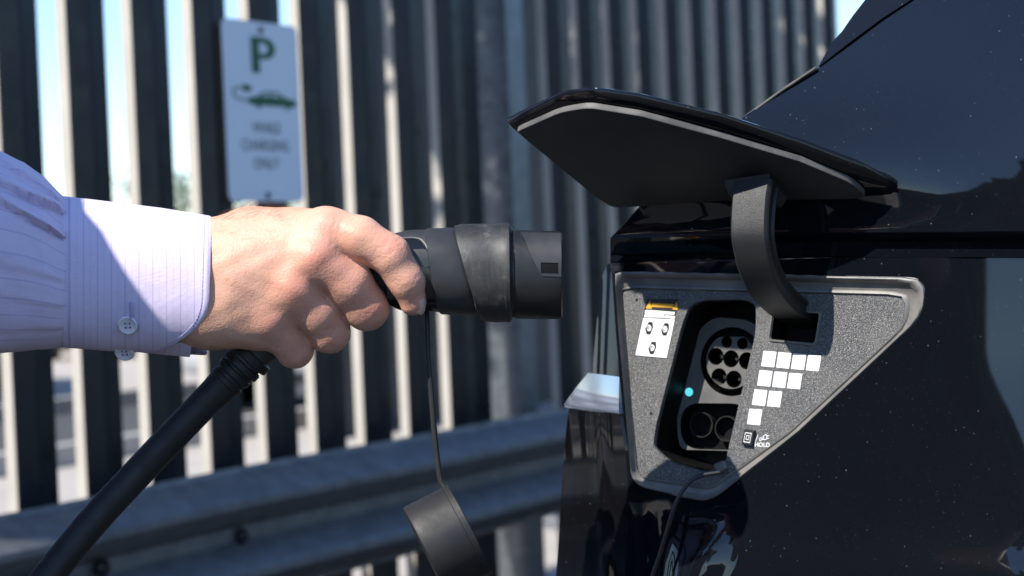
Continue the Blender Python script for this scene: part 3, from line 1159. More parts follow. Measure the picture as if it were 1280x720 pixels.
# leaning sides of the socket plate follow the recess
plo = fillet([PB.to2(846, 513, WS), PB.to2(873, 412, WS), PB.to2(893, 396, WS), (c2[0] + .020, c2[1] + .0325), (c2[0] + .036, c2[1] + .012), (dcc[0] + .040, dcc[1] - .01), (dcc[0] + .03, dcc[1] - .0193), PB.to2(851, 562, WS), PB.to2(847, 545, WS)],
             [.006, .014, .008, .02, .02, .008, .008, .006, .004], 5)
v, t = cdt(plo, [up, dch], .01)
mb = MB()
mb.add([PB.to3(a, b, WS) for a, b in v], t)
mb.loft([[PB.to3(a, b, WS) for a, b in plo], [PB.to3(a, b, WS - .012) for a, b in plo]], True, False, False)
mb.build("socket_plate", M['socket'], cport, True, 30)
mb = MB()
for l, d in ((up, .028), (dch, .016)):
    mb.loft([[PB.to3(a, b, WS) for a, b in l], [PB.to3(a, b, WS - d) for a, b in l]], True, False, True)
mb.build("socket_well", M['deep'], cport, True, 40)
hs = [((909, 427.5), .0047), ((928.7, 429.5), .0047), ((895.7, 445.5), .0069), ((914.5, 448.5), .0069), ((934, 451), .0069), ((899.5, 471), .0069), ((918, 474), .0069)]
hp_ = [(PB.to2(*p, WS), r) for p, r in hs]
hc = hp_[3][0]
ins_o = [(x, min(y, hc[1] + .0175)) for x, y in circle2((hc[0], hc[1] - .002), .0220, 56)]
v, t = cdt(ins_o, [circle2(c, r, 22) for c, r in hp_], .02)
mb = MB()
mb.add([PB.to3(a, b, WS + .001) for a, b in v], t)
mb.loft([[PB.to3(a, b, WS + .001) for a, b in ins_o], [PB.to3(a, b, WS - .026) for a, b in ins_o]], True, False, False)
mb.build("socket_face", M['socket'], cport, True, 30)
for c, r in hp_:
    l = circle2(c, r, 22)
    mb = MB()
    mb.loft([[PB.to3(a, b, WS + .0009) for a, b in l], [PB.to3(a, b, WS - .025) for a, b in l]], True, False, True)
    h_ = mb.build("contact_hole", M['deep'], cport, True, 40)
    mb = MB()
    c3 = PB.to3(c[0], c[1], WS - .024)
    k = .42 if r > .005 else .3
    mb.tube([c3, c3 + NB * .012, c3 + NB * .0145], [r * k, r * k, r * k * .5], 12)
    mb.build("contact_pin", M['metalpin'], h_)
for p in ((876.5, 531), (908, 536)):
    c = PB.to2(*p, WS - .006)
    l0, l1 = circle2(c, .0102, 28), circle2(c, .0096, 28)
    mb = MB()
    mb.loft([[PB.to3(a, b, WS - .014) for a, b in l0], [PB.to3(a, b, WS - .006) for a, b in l0], [PB.to3(a, b, WS - .006) for a, b in l1], [PB.to3(a, b, WS - .035) for a, b in l1]], True, False, True)
    mb.build("contact_hole", M['black'], cport, True, 40)
c = PB.to2(861.5, 490, WS)
mb = MB()
l = circle2(c, .0034, 20)
mb.loft([[PB.to3(a, b, WS - .001) for a, b in l], [PB.to3(a, b, WS + .0006) for a, b in l]], True, False, True)
mb.build("indicator_lamp", M['led'], cport)

# sticker
mb = MB()
st0 = [(808.5, 373.5), (848.5, 374), (834, 448.5), (793.5, 444.5)]
plate(PB, PB.px(st0, WP), WP, WP + .0003, mb, 0)
def flat(pxs, w, mi):
    v, t = cdt(PB.px(pxs, WP + w), [], 1e3)
    mb.add([PB.to3(a, b, WP + w) for a, b in v], t, mi)
flat([(804.0, 397.5), (843.5, 399.2), (833.2, 447.6), (794.2, 443.8)], .0006, 1)
flat([(806.3, 388), (809, 387.3), (843.6, 390), (842.8, 393.5), (806, 391.5)], .0006, 1)
flat([(806.2, 392), (818, 388.4), (829, 390), (831, 397), (804.8, 396.6)], .0008, 1)
flat([(831.5, 394), (844, 395.2), (843.4, 398.3), (831, 397.4)], .0006, 1)
flat([(807.2, 385.5), (812.5, 375.3), (814.8, 386)], .0006, 2)
flat([(840.3, 386.6), (846.2, 376.6), (847.2, 387.4)], .0006, 2)
flat([(814.5, 378.6), (842, 380.3), (841.2, 384.8), (814.5, 383.6)], .0006, 2)
for cx, cy in ((811.2, 410), (831.2, 411.4), (815.2, 434.6)):
    hx = [(cx - 3, cy + 8), (cx - 5, cy + 1), (cx - .2, cy - 8), (cx + 4.6, cy - 7.2), (cx + 5, cy - 1), (cx + 1.6, cy + 8)]
    flat(hx, .0009, 0)
    flat([(cx + 3.0 * math.cos(k / 12 * 6.283) + .0, cy + 4.1 * math.sin(k / 12 * 6.283)) for k in range(12)], .0012, 1)
stick = mb.build("warning_sticker", [M['stickerblack'], M['stickerwhite'], M['orange']], cport, False)
for (cx, cy), ch in (((811.2, 410), "K"), ((831.2, 411.4), "L"), ((815.2, 434.6), "K")):
    a, b = PB.to2(cx, cy, WP)
    txt("letter", ch, PB, a, b, WP + .0015, .0045, M['stickerblack'], stick, shear=.2)
# ten pixel squares
for r_, (x0, y0, cnt) in enumerate(((452, 252, 4), (440.5, 308, 3), (425.5, 364, 2), (411, 420, 1))):
    for k in range(cnt):
        x, y = x0 + k * 43.2, y0 + k * 3.9
        qd = [(x, y), (x + 37.5, y + 3), (x + 30.5, y + 48), (x - 7, y + 44.5)]
        qd = [(760 + a / 2.3214, 330 + b / 2.3226) for a, b in qd]
        mb = MB()
        plate(PB, fillet(PB.px(qd, WP), .0004, 2), WP - .001, WP + .0004, mb)
        mb.build("indicator_square", M['white'], cport, False)
# hold button with its marks
mb = MB()
bq = PB.px([(930.5, 536.5), (943.2, 538.2), (939.5, 557.5), (926.8, 555.5)], WP + .003)
ctr = (sum(p[0] for p in bq) / 4, sum(p[1] for p in bq) / 4)
bf = fillet(bq, .0008, 3)
mb.loft([[PB.to3(a, b, WP - .001) for a, b in bf], [PB.to3(a, b, WP + .003) for a, b in bf], [PB.to3(a, b, WP + .0036) for a, b in lerp2(bf, [ctr] * len(bf), .10)]], True, False, True)
btn = mb.build("hold_button", M['black'], cport, True, 30)
mb = MB()
for k in (.36, .70):
    l0, l1 = lerp2(bq, [ctr] * 4, k), lerp2(bq, [ctr] * 4, k + .10)
    mb.loft([[PB.to3(a, b, WP + .0038) for a, b in l0], [PB.to3(a, b, WP + .0038) for a, b in l1]], True, False, False)
mb.build("button_mark", M['ink'], btn, False)
mb = MB()
def strokep(pxs, r=.00035):
    mb.tube([PB.to3(*PB.to2(x, y, WP), WP + .0001) for x, y in pxs], r, 6)
strokep([(947.8, 543.5), (943.6, 553.5)])
strokep([(949.5, 551), (950.5, 547), (953, 546), (952, 550), (950, 551.5), (953.5, 549)])
strokep([(954, 549.5), (954.5, 545), (957.5, 543.2), (959, 546), (957.8, 549.5), (954, 549.5)], .00045)
strokep([(958.8, 545), (961.8, 544.2)])
strokep([(958.2, 548.4), (961.2, 547.8)])
mb.build("plug_mark", M['ink'], cport, False)
a, b = PB.to2(953, 556.2, WP)
txt("lettering", "HOLD", PB, a, b, WP + .0003, .0046, M['ink'], cport, shear=0, offset=.0001)
# small screws / dimples
for p in ((796, 375), (814, 517)):
    a, b = PB.to2(*p, WP)
    mb = MB()
    l = circle2((a, b), .0011, 12)
    mb.loft([[PB.to3(x, y, WP + .0002) for x, y in l]], True, False, True)
    mb.add([PB.to3(x, y, WP + .0003) for x, y in l], [tuple(range(12))])
    mb.build("vent_dimple", M['deep'], cport, False)
# tether of the dust cap
mb = MB()
tp_ = spline([PB.at(899, 590, WP + .004), PB.at(887, 592, WP + .006), PB.at(878, 594, WP + .008), PB.at(863, 602, .006), PB.at(848, 622, .012), PB.at(838, 650, .012), PB.at(826, 690, .010), PB.at(812, 735, .008), PB.at(806, 790, .010)], 6)
mb.tube(tp_, .0017, 8)
mb.build("tether_cord", M['black'], cport)
mb = MB()
mb.tube([PB.at(880, 592.6, WP + .0085), PB.at(900, 589.5, WP + .006)], .0009, 6)
mb.build("tether_wire", M['metalpin'], cport)
mb = MB()
cl = fillet(PB.px([(894, 580), (908, 575), (911.5, 586), (899, 594)], WP), .0022, 4)
ctr = (sum(p[0] for p in cl) / len(cl), sum(p[1] for p in cl) / len(cl))
mb.loft([[PB.to3(a, b, WP) for a, b in cl], [PB.to3(a, b, WP + .004) for a, b in cl], [PB.to3(a, b, WP + .0055) for a, b in lerp2(cl, [ctr] * len(cl), .25)]], True, False, True)
mb.build("tether_clip", M['socket'], cport, True, 40)

# ------------------------------------------------------------------ lid
A = PB.at(765, 258, .030)
beta = R(31)
qd_ = (Vector((NB.x, NB.y, 0)).normalized() * math.cos(beta) + UPZ * math.sin(beta))
nl = UX.cross(qd_)
if nl.z < 0: nl = -nl
PL = Plane(A, UX, nl.cross(UX))
liner = fillet([(645, 164), (700, 139.5), (735, 133.5), (800, 144), (900, 171), (1000, 201), (1064, 228), (1084, 246), (1060, 248.5), (900, 251), (766, 260), (744, 246)],
               [3, 10, 10, 0, 0, 0, 8, 3, 4, 0, 8, 6], 4)
shell = fillet([(632, 149), (650, 139), (705, 113), (745, 109), (800, 117), (900, 141), (1000, 174), (1080, 204), (1119, 226), (1126, 240), (1116, 248), (1080, 249), (900, 249), (768, 255), (746, 240)],
               [3, 6, 14, 10, 0, 0, 0, 8, 8, 6, 4, 0, 0, 8, 6], 4)
TL = .0022
l2 = PL.px(liner, 0)
s2 = PL.px(shell, .012)
lc = (sum(p[0] for p in l2) / len(l2), sum(p[1] for p in l2) / len(l2))
l2 = polar_resample(l2, lc)
s2 = polar_resample(s2, lc)


def shrink(l, c, d):
    out = []
    for a, b in l:
        r = math.hypot(a - c[0], b - c[1])
        out.append((c[0] + (a - c[0]) * (1 - d / r), c[1] + (b - c[1]) * (1 - d / r)))
    return out


def L3(l, w): return [PL.to3(a, b, w) for a, b in l]


mb = MB()
dome = lambda l, w: L3(l, w)
# underside ring of the shell, rolled lip, outer skin
mb.loft([L3(shrink(l2, lc, .004), .0045), L3(shrink(s2, lc, .0050), .0065), L3(shrink(s2, lc, .0016), .0085), L3(shrink(s2, lc, .0002), .0105), L3(s2, .0120), L3(shrink(s2, lc, .0012), .0130), L3(shrink(s2, lc, .005), .0136), L3(shrink(s2, lc, .025), .0146), L3(shrink(s2, lc, .05), .0152)], True, False, True)
lid = mb.build("charge_port_lid", M['gloss'], car, True, 40)
mb = MB()
mb.loft([L3(shrink(l2, lc, .0006), .0), L3(shrink(l2, lc, .0001), .0010), L3(l2, .0042), L3(shrink(l2, lc, .004), .0050)], True, False, True)
mb.build("liner_edge", M['lineredge'], lid, True, 30)
mb = MB()
mb.loft([L3(shrink(l2, lc, .0005), .0008), L3(shrink(l2, lc, .0007), -.0004), L3(shrink(l2, lc, .0018), -.0008)], True, False, True)
mb.build("lid_liner", M['liner'], lid, True, 30)
# hinge arm: curved strip, seen from its left
PA = Plane(PB.to3(*PB.to2(970, 404, WP), WP), VB, NB)      # plane u = const on the arm's left edge
left_px = [(918, 226), (914.5, 250), (913, 290), (917, 318), (924, 343), (939, 372), (960, 393), (985, 408), (1003, 418)]
pa_ = spline([(*PA.to2(x, y), 0) for x, y in left_px], 5)
u_dir = UX
AW = .0285
outer, thick = [], []
for i, q in enumerate(pa_):
    qa, qb = pa_[max(0, i - 1)], pa_[min(len(pa_) - 1, i + 1)]
    t_ = Vector((qb[0] - qa[0], qb[1] - qa[1])).normalized()
    nrm = Vector((-t_.y, t_.x))
    thick.append((q, nrm))
# the inward side points towards the car
sgn = 1 if thick[len(thick) // 2][1].y < 0 else -1
rings = []
for i, (q, nr) in enumerate(thick):
    k = i / (len(thick) - 1)
    T_ = .013 + .005 * (1 - k)
    def PP(u, d):
        return PA.P + VB * (q[0] + nr.x * d * sgn) + NB * (q[1] + nr.y * d * sgn) + UX * u
    wv = AW * (1.0 - .10 * k)
    rings.append([PP(.0012, 0), PP(wv - .0012, 0), PP(wv, .0012), PP(wv + .001, .004), PP(wv - .001, .0048), PP(wv - .001, T_ - .004), PP(wv + .001, T_ - .003), PP(wv, T_), PP(0, T_), PP(-.0002, .0012)])
mb = MB()
mb.loft(rings)
mb.build("hinge_arm", M['arm'], lid, True, 30)
# bracket under the liner where the arm is fixed
mb = MB()
c0 = PA.P + VB * pa_[0][0] + NB * pa_[0][1]
base = [PL.to2(*p) for p in ((906, 224), (962, 216), (984, 240), (916, 246))]
top_ = [PL.to3(a, b, -.0007) for a, b in base]
low_ = [p - UPZ * .012 + (sum(top_, Vector()) / 4 - p) * .18 for p in top_]
mb.loft([top_, [p - UPZ * .004 for p in top_], low_])
mb.build("hinge_bracket", M['arm'], lid, False)
# dark clad building beyond the fence
bd = empty("building", fpt(9, -4, 0), "long dark clad building standing close behind the right half of the fence", "building")
mb = MB()
def foot(g, z): return [fpt(6.3 - g, -4 + g, z), fpt(14.2 + g, -4 + g, z), fpt(17 + g, -7 - g, z), fpt(10.4 - g, -7 - g, z)]
mb.loft([foot(0, 0), foot(0, 4)])
mb.build("wall", M['wallclad'], bd, False)
mb = MB()
mb.loft([foot(.15, 4.002), foot(.15, 4.12)])
mb.build("roof", M['galv'], bd, False)

def shade_tree():  # unseen tree added to cast shade on the far slats
    x, y, h = -2.0, 4.6, 4.9
    root = empty("tree", (x, y, 0), "unseen leafy tree added left of the picture beyond the fence, shading the far slats", "tree", "trees beyond the car park")
    mb = MB()
    mb.tube([(x, y, 0), (x + .05, y, 1.5), (x + .3, y - .1, 2.6), (x + .7, y - .1, 3.6), (x + 1.0, y, 4.4)], [.13, .11, .09, .06, .02], 10)
    for (dx, dy, dz) in ((.2, -.7, 3.5), (1.3, .3, 3.4), (1.0, -.5, 3.9), (.5, .8, 3.7), (1.5, .7, 3.8)):
        mb.tube([(x + .3, y - .1, 2.6), (x + .3 + (dx - .3) * .5, y + dy * .5, 3.05), (x + dx, y + dy, dz)], [.05, .035, .012], 7)
    mb.build("trunk", M['bark'], root)
    vs, fs = [], []
    r_ = random.Random(5)
    cl = [(x + 1.0 + r_.uniform(-.85, 1.1), y + r_.uniform(-.9, 1.2), 3.75 + r_.uniform(-.75, .8), r_.uniform(.30, .50)) for _ in range(34)]
    for _ in range(5200):
        c = r_.choice(cl)
        d = Vector((r_.gauss(0, 1), r_.gauss(0, 1), r_.gauss(0, 1))).normalized() * c[3] * r_.uniform(0, 1) ** .4
        q = Vector(c[:3]) + d
        s_ = r_.uniform(.035, .07)
        e1 = Vector((r_.gauss(0, 1), r_.gauss(0, 1), r_.gauss(0, .6))).normalized()
        e2 = e1.cross(Vector((r_.gauss(0, 1), r_.gauss(0, 1), r_.gauss(0, 1)))).normalized()
        b = len(vs)
        vs += [q - e1 * s_ * 1.4, q + e2 * s_ * .7, q + e1 * s_ * 1.4, q - e2 * s_ * .7]
        fs.append((b, b + 1, b + 2, b + 3))
    build("crown", vs, fs, M['leaf'], root, False)


shade_tree()
# added unseen wood behind the camera, masking the bright horizon in the paint
vs, fs = [], []
for _ in range(6500):
    an = R(random.uniform(165, 258))
    rr_ = random.uniform(30, 38)
    hmax = (13.0 if an < R(221) else 2.6) + (1.6 * math.sin(an * 9) + 1.0 * math.sin(an * 23 + 1)) * (1 if an < R(221) else .4)
    q = Vector((math.cos(an) * rr_, math.sin(an) * rr_, random.uniform(0, hmax)))
    s_ = random.uniform(.5, 1.1)
    e1 = Vector((random.gauss(0, 1), random.gauss(0, 1), random.gauss(0, .7))).normalized()
    e2 = e1.cross(Vector((random.gauss(0, 1), random.gauss(0, 1), random.gauss(0, 1)))).normalized()
    b = len(vs)
    vs += [q - e1 * s_, q + e2 * s_ * .8, q + e1 * s_, q - e2 * s_ * .8]
    fs.append((b, b + 1, b + 2, b + 3))
for layer in (33, 36):
    for i in range(180):
        an = R(165 + 93 * i / 180)
        hmax = ((13.0 if an < R(221) else 2.6) + (1.6 * math.sin(an * 9) + 1.0 * math.sin(an * 23 + 1)) * (1 if an < R(221) else .4)) * random.uniform(.82, .95)
        c0_, c1_ = Vector((math.cos(an), math.sin(an), 0)) * layer, Vector((math.cos(an + .03), math.sin(an + .03), 0)) * (layer + random.uniform(.2, 1.5))
        b = len(vs)
        vs += [c0_, c1_, c1_ + UPZ * hmax, c0_ + UPZ * hmax]
        fs.append((b, b + 1, b + 2, b + 3))
for i in range(110):  # second added arc, darkening what the slats mirror
    an = R(338 + 64 * i / 110)
    hmax = 5.6 + .7 * math.sin(an * 11) + .5 * math.sin(an * 27 + 1)
    c0_, c1_ = Vector((math.cos(an), math.sin(an), 0)) * 34, Vector((math.cos(an + .03), math.sin(an + .03), 0)) * (34 + random.uniform(.2, 1.5))
    b = len(vs)
    vs += [c0_, c1_, c1_ + UPZ * hmax, c0_ + UPZ * hmax]
    fs.append((b, b + 1, b + 2, b + 3))
    for _ in range(14):
        q = c0_ * random.uniform(.95, 1.0) + UPZ * random.uniform(0, hmax * 1.1)
        e1 = Vector((random.gauss(0, 1), random.gauss(0, 1), random.gauss(0, .7))).normalized() * .7
        e2 = Vector((random.gauss(0, 1), random.gauss(0, 1), random.gauss(0, 1))).normalized() * .5
        b = len(vs)
        vs += [q - e1, q + e2, q + e1, q - e2]
        fs.append((b, b + 1, b + 2, b + 3))
tag(build("added_wood", vs, fs, M['leaf'], None, False), "dark unseen wood added far behind the camera to darken reflections in the car paint", "wood", kind="stuff")

# ------------------------------------------------------------------ charging connector, cable and its cap
def frame_of(px0, px1, z0=0, z1=0):
    return Hp(*px0, z0), Hp(*px1, z1)


MM = FOC / F          # metres per picture pixel at the hand
ZC = -12
plug = empty("charging_plug", Hp(560, 340, ZC), "black charging connector with worn rubber collar held in the right hand", "charging connector")


def ring(px, yt, yb, z, zr, slant=0, n=40, p=2.4, tilt=0):
    """closed section of the connector at picture column px; slant shifts the lower side to the right"""
    yc, hh = (yt + yb) / 2, (yb - yt) / 2
    out = []
    for k in range(n):
        t = 2 * math.pi * k / n
        c, s_ = math.cos(t), math.sin(t)
        yy = math.copysign(abs(s_) ** (2 / p), s_) * hh
        zz = math.copysign(abs(c) ** (2 / p), c) * zr
        out.append(Hp(px + slant * (yy / hh) + tilt * zz, yc + yy, z + zz))
    return out


# handle: from the collar to the left and down through the fist
hpath = [((560, 339), 52, 27, 3), ((535, 338), 51, 26, 3), ((510, 338), 50, 24, 2), ((485, 339), 44, 22, 0), ((455, 346), 36, 20, -2), ((420, 364), 30, 18, -4), ((385, 390), 27, 17, -6), ((350, 416), 25, 16, -8), ((318, 440), 23, 15, -8), ((300, 454), 22, 14, -8)]
sm = spline([(p[0][0], p[0][1], p[1], p[2], p[3]) for p in hpath], 5)
rings = []
for i, q in enumerate(sm):
    a, b = sm[max(0, i - 1)], sm[min(len(sm) - 1, i + 1)]
    t = Vector((b[0] - a[0], b[1] - a[1])).normalized()
    nr = Vector((-t.y, t.x))
    rg = []
    for k in range(40):
        th = 2 * math.pi * k / 40
        c, s_ = math.cos(th), math.sin(th)
        pw = 2 / 2.5
        d = math.copysign(abs(s_) ** pw, s_) * q[2]
        z = math.copysign(abs(c) ** pw, c) * q[3]
        rg.append(Hp(q[0] + nr.x * d, q[1] + nr.y * d, ZC + q[4] + z))
    rings.append(rg)
mb = MB()
mb.loft(rings)
mb.build("handle", M['plughead'], plug, True, 40)


def front_z(yc, hh, zr, y, p=2.5):
    return ZC + 3 + zr * max(0, 1 - abs((y - yc) / hh) ** p) ** (1 / p)


# glossy inset with the release button, on the camera side of the handle
def inset_poly(d):
    return [(484 + d, 300 + d), (522 - d, 298 + d), (534 - d, 306 + d), (546 - d, 342), (553 - d, 386 - d), (536, 389 - d), (500, 388 - d), (484 + d, 380 - d)]


def patch(poly, lift, mb, step=4, mi=0, hh=51, zr=26):
    v, t = cdt(fillet(poly, 4, 4), [], step)
    mb.add([Hp(x, y, front_z(339, hh, zr, y) + lift) for x, y in v], t, mi)
    l = fillet(poly, 4, 4)
    mb.loft([[Hp(x, y, front_z(339, hh, zr, y) + lift) for x, y in l], [Hp(x, y, front_z(339, hh, zr, y) - 1.5) for x, y in l]], True, False, False, mi)


mb = MB()
patch(inset_poly(0), .9, mb)
inset = mb.build("inset_panel", M['glossinset'], plug, True, 40)
mb = MB()
patch([(505, 312), (532, 311), (541, 330), (534, 334), (508, 330)], 1.8, mb)
mb.build("release_button", M['plughead'], inset, True, 40)
mb = MB()
mb.tube([Hp(q[0], q[1], front_z(339, 51, 26, q[1]) + 1.0) for q in spline([(490, 299), (518, 297.5), (530, 303), (538, 320), (546, 346), (553, 384)], 5)], .0009, 8)
mb.build("inset_rim", M['socket'], inset, True, 60)
# grey band, collar, barrel
mb = MB()
mb.loft([ring(541, 288, 391, ZC + 2, 28, 9, tilt=-.15), ring(543, 285.5, 393, ZC + 2, 29.5, 9, tilt=-.15), ring(560, 285, 394, ZC + 1, 30, 12, tilt=-.15), ring(581, 284.5, 394, ZC, 30.5, 13, tilt=-.15), ring(583, 287, 392, ZC, 29, 13)])
mb.build("handle_band", M['plughead'], plug, True, 40)
mb = MB()
mb.loft([ring(585, 288, 398, ZC, 30, 17), ring(585.5, 282, 400, ZC, 33, 17, tilt=-.1), ring(592, 280, 402, ZC, 34, 15), ring(612, 279.5, 403, ZC, 34.5, 8), ring(629, 279.5, 402.5, ZC, 34.5, 4), ring(630.5, 278.5, 403, ZC, 35.2, 3),
         ring(637, 278.5, 402.5, ZC, 35.2, 1), ring(638.5, 281, 401, ZC, 34, 1), ring(641, 287, 397, ZC, 31, 0), ring(648, 289, 396, ZC, 30, 0)])
mb.build("rubber_collar", M['rubberwear'], plug, True, 40)
# barrel: an open tube, its notch only a black patch on the wall
mb = MB()
rb = [ring(644, 287, 398.5, ZC, 32, 0, 64), ring(675, 288, 399, ZC, 32, 0, 64), ring(699, 289, 399, ZC, 32, 0, 64), ring(702, 290.5, 398, ZC, 31.3, 0, 64), ring(703, 294, 395, ZC, 29.6, 0, 64), ring(690, 295, 394, ZC, 29, 0, 64), ring(660, 295, 394, ZC, 29, 0, 64)]
# skew towards the right of the front edge so that the mouth bulges a little
mb.loft(rb, True, False, True)
mb.build("barrel", M['plug'], plug, True, 40)
# raised half shell on top of the barrel with its curved border
def bz(y, hh=55.7, zr=32, yc=343, p=2.4): return ZC + zr * max(0, 1 - abs((y - yc) / hh) ** p) ** (1 / p)
shellp = [(651, 289.6)] + [(q[0], q[1]) for q in spline([(652, 291), (658, 303), (664, 318), (674, 334), (684, 340), (701, 342)], 4)] + [(702, 330), (702, 300), (701, 290)]
nt_hole = [(676, 328), (698, 328.6), (698, 342), (676, 341.4)]
v, t = cdt([(651, 290), (657, 302), (663, 317), (670, 332), (677, 345), (701.5, 346), (702, 318), (701, 291)], [nt_hole], 4)
mb = MB()
mb.add([Hp(x, y, bz(y) + .7) for x, y in v], t)
mb.build("barrel_shell", M['plughead'], plug, True, 40)
mb = MB()
v, t = cdt(nt_hole, [], 4)
mb.add([Hp(x, y, bz(y) + .25) for x, y in v], t)
mb.loft([[Hp(x, y, bz(y) + .8) for x, y in nt_hole], [Hp(x, y, bz(y) + .2) for x, y in nt_hole]], True, False, False)
mb.build("latch_notch", M['deep'], plug, False)  # black floor stands in for the shade of a deep notch
# contacts inside the mouth
mb = MB()
mb.loft([ring(664, 299, 390, ZC, 27, 0, 40), ring(699, 299, 390, ZC, 27, 0, 40)])
mb.build("contact_block", M['plug'], plug, True, 40)

# strain relief and cable
cable = empty("charging_cable", Hp(300, 455, -22), "thick black charging cable running from the fist down to the left", "cable")
cp = [(322, 436, -20), (300, 456, -20), (262, 497, -18), (215, 546, -14), (165, 599, -8), (118, 650, 0), (75, 702, 10), (30, 760, 22), (-40, 850, 40)]
path = [Hp(q[0], q[1], q[2]) for q in spline(cp, 6)]
end = [(path[-1] + Vector((-.10, .02, -.16))), Vector((-.50, 1.22, .45)), Vector((-.62, 1.15, .04)), Vector((-1.3, .8, .02)), Vector((-2.6, .2, .02))]
path2 = path + [Vector(q) for q in spline([path[-1]] + [tuple(e) for e in end], 6)[1:]]
mb = MB()
mb.tube(path2, [.0112] * len(path) + [.0112] * (len(path2) - len(path)), 24)
mb.build("cable_sheath", M['rubber'], cable)
axis = (Hp(262, 497, -18) - Hp(322, 436, -20)).normalized()
for k, (o_, r, L_) in enumerate(((0, .0165, .0075), (.0095, .0150, .006), (.0175, .0140, .0055), (.0255, .0131, .005))):
    p = Hp(318, 441, -20) + axis * o_
    mb = MB()
    mb.tube([p, p + axis * .0008, p + axis * (L_ - .0008), p + axis * L_], [r - .001, r, r, r - .001], 28)
    mb.build("strain_relief_rib", M['rubber'], cable)
p = Hp(318, 441, -20)
mb = MB()
mb.tube([p, p + axis * .03, p + axis * .045], [.0126, .0124, .0114], 24)
mb.build("strain_relief", M['rubber'], cable)

cap = empty("dust_cap", Hp(533, 390, -16), "round black dust cap dangling on a thin strap below the connector", "dust cap")
mb = MB()
sp_ = [Hp(q[0], q[1], q[2]) for q in spline([(528, 350, -20), (533.5, 390, -16), (535, 440, -14), (539, 490, -12), (543, 540, -10), (548, 585, -8), (552, 604, -7), (560, 614, -5)], 6)]
mb.tube(sp_, [.0021] * len(sp_), 10)
mb.build("strap", M['rubber'], cap)
a3 = Hp(559, 606, -9.6) - Hp(503, 635, -5.4)          # axis of the cap
al = a3.length
an = a3.normalized()
down = (Hp(561, 676, -8) - Hp(531, 620, -8))
down = (down - an * down.dot(an)).normalized()
sd_ = an.cross(down)
rc = 62 * MM
c0 = Hp(503, 635, -5.4) + down * rc * 1.0
def capring(s, r, n=56): return [c0 + an * s + (down * math.cos(2 * math.pi * k / n) + sd_ * math.sin(2 * math.pi * k / n)) * r for k in range(n)]
mb = MB()
mb.loft([capring(.0015, rc * .80), capring(.0, rc * .94), capring(.0006, rc * .985), capring(.002, rc), capring(al * .55, rc * .992), capring(al * .86, rc * .99), capring(al * .87, rc * 1.015), capring(al * .985, rc * 1.015), capring(al, rc * 1.0), capring(al, rc * .93), capring(al * .5, rc * .90)])
mb.build("cap_shell", M['rubber'], cap, True, 40)

# ------------------------------------------------------------------ the person: hand from a distance field
def HX(px, py, z):
    d = FOC - z / 1000.0
    return np.array(((px - 640) / F * d, (360 - py) / F * d, z / 1000.0))


def cone(P, a, ra, b, rb):
    """distance to a tapered capsule"""
    ba = b - a
    L = np.dot(ba, ba)
    h = np.clip(((P - a) @ ba) / L, 0, 1)
    d = np.linalg.norm(P - a - h[..., None] * ba, axis=-1)
    return d - (ra + (rb - ra) * h), h


def smin(a, b, k):
    h = np.clip(.5 + .5 * (b - a) / k, 0, 1)
    return b + (a - b) * h - k * h * (1 - h)


def surface_nets(S, org, h):
    sh = np.array(S.shape)
    acc = np.zeros(tuple(sh - 1) + (3,))
    cnt = np.zeros(tuple(sh - 1))
    ins = S < 0
    for ax in range(3):
        o = [i for i in range(3) if i != ax]
        for da in (0, 1):
            for db in (0, 1):
                s0 = [None] * 3; s1 = [None] * 3
                s0[ax] = slice(0, -1); s1[ax] = slice(1, None)
                for d, q in zip((da, db), o):
                    s0[q] = s1[q] = slice(d, S.shape[q] - 1 + d)
                A_, B_ = S[tuple(s0)], S[tuple(s1)]
                m = (A_ < 0) != (B_ < 0)
                t = np.where(m, A_ / np.where(m, A_ - B_, 1), 0)
                p = np.zeros(A_.shape + (3,))
                p[..., ax] = t
                p[..., o[0]] = da
                p[..., o[1]] = db
                acc += np.where(m[..., None], p, 0)
                cnt += m
    act = cnt > 0
    idx = -np.ones(cnt.shape, int)
    idx[act] = np.arange(act.sum())
    ijk = np.argwhere(act)
    V = org + (ijk + acc[act] / cnt[act][:, None]) * h
    Fs = []
    for ax in range(3):
        o = [i for i in range(3) if i != ax]
        sl0 = [slice(1, -1)] * 3; sl1 = [slice(1, -1)] * 3
        sl0[ax] = slice(0, -1); sl1[ax] = slice(1, None)
        a, b = ins[tuple(sl0)], ins[tuple(sl1)]
        for flip, m in ((False, a & ~b), (True, ~a & b)):
            e = np.argwhere(m)
            e[:, o[0]] += 1
            e[:, o[1]] += 1
            q = []
            for da, db in ((1, 1), (0, 1), (0, 0), (1, 0)):
                c = e.copy()
                c[:, o[0]] -= da
                c[:, o[1]] -= db
                q.append(idx[c[:, 0], c[:, 1], c[:, 2]])
            q = np.stack(q, 1)
            if flip ^ (ax == 1): q = q[:, ::-1]
            Fs.append(q)
    return V, np.concatenate(Fs)


hs_ = .00105
lo = HX(196, 478, -52)
hi = HX(548, 238, 48)
lo = np.minimum(lo, hi * 1.0)
nx = ((hi - lo) / hs_).astype(int) + 2
gx = [lo[i] + np.arange(nx[i]) * hs_ for i in range(3)]
P = np.stack(np.meshgrid(*gx, indexing='ij'), -1).astype(np.float64)


def chain(js, k=.004):
    """js: (px, py, z, r mm) joints; one finger"""
    d = None
    for a, b in zip(js, js[1:]):
        c, _ = cone(P, HX(*a[:3]), a[3] / 1000, HX(*b[:3]), b[3] / 1000)
        d = c if d is None else smin(d, c, k)
    return d


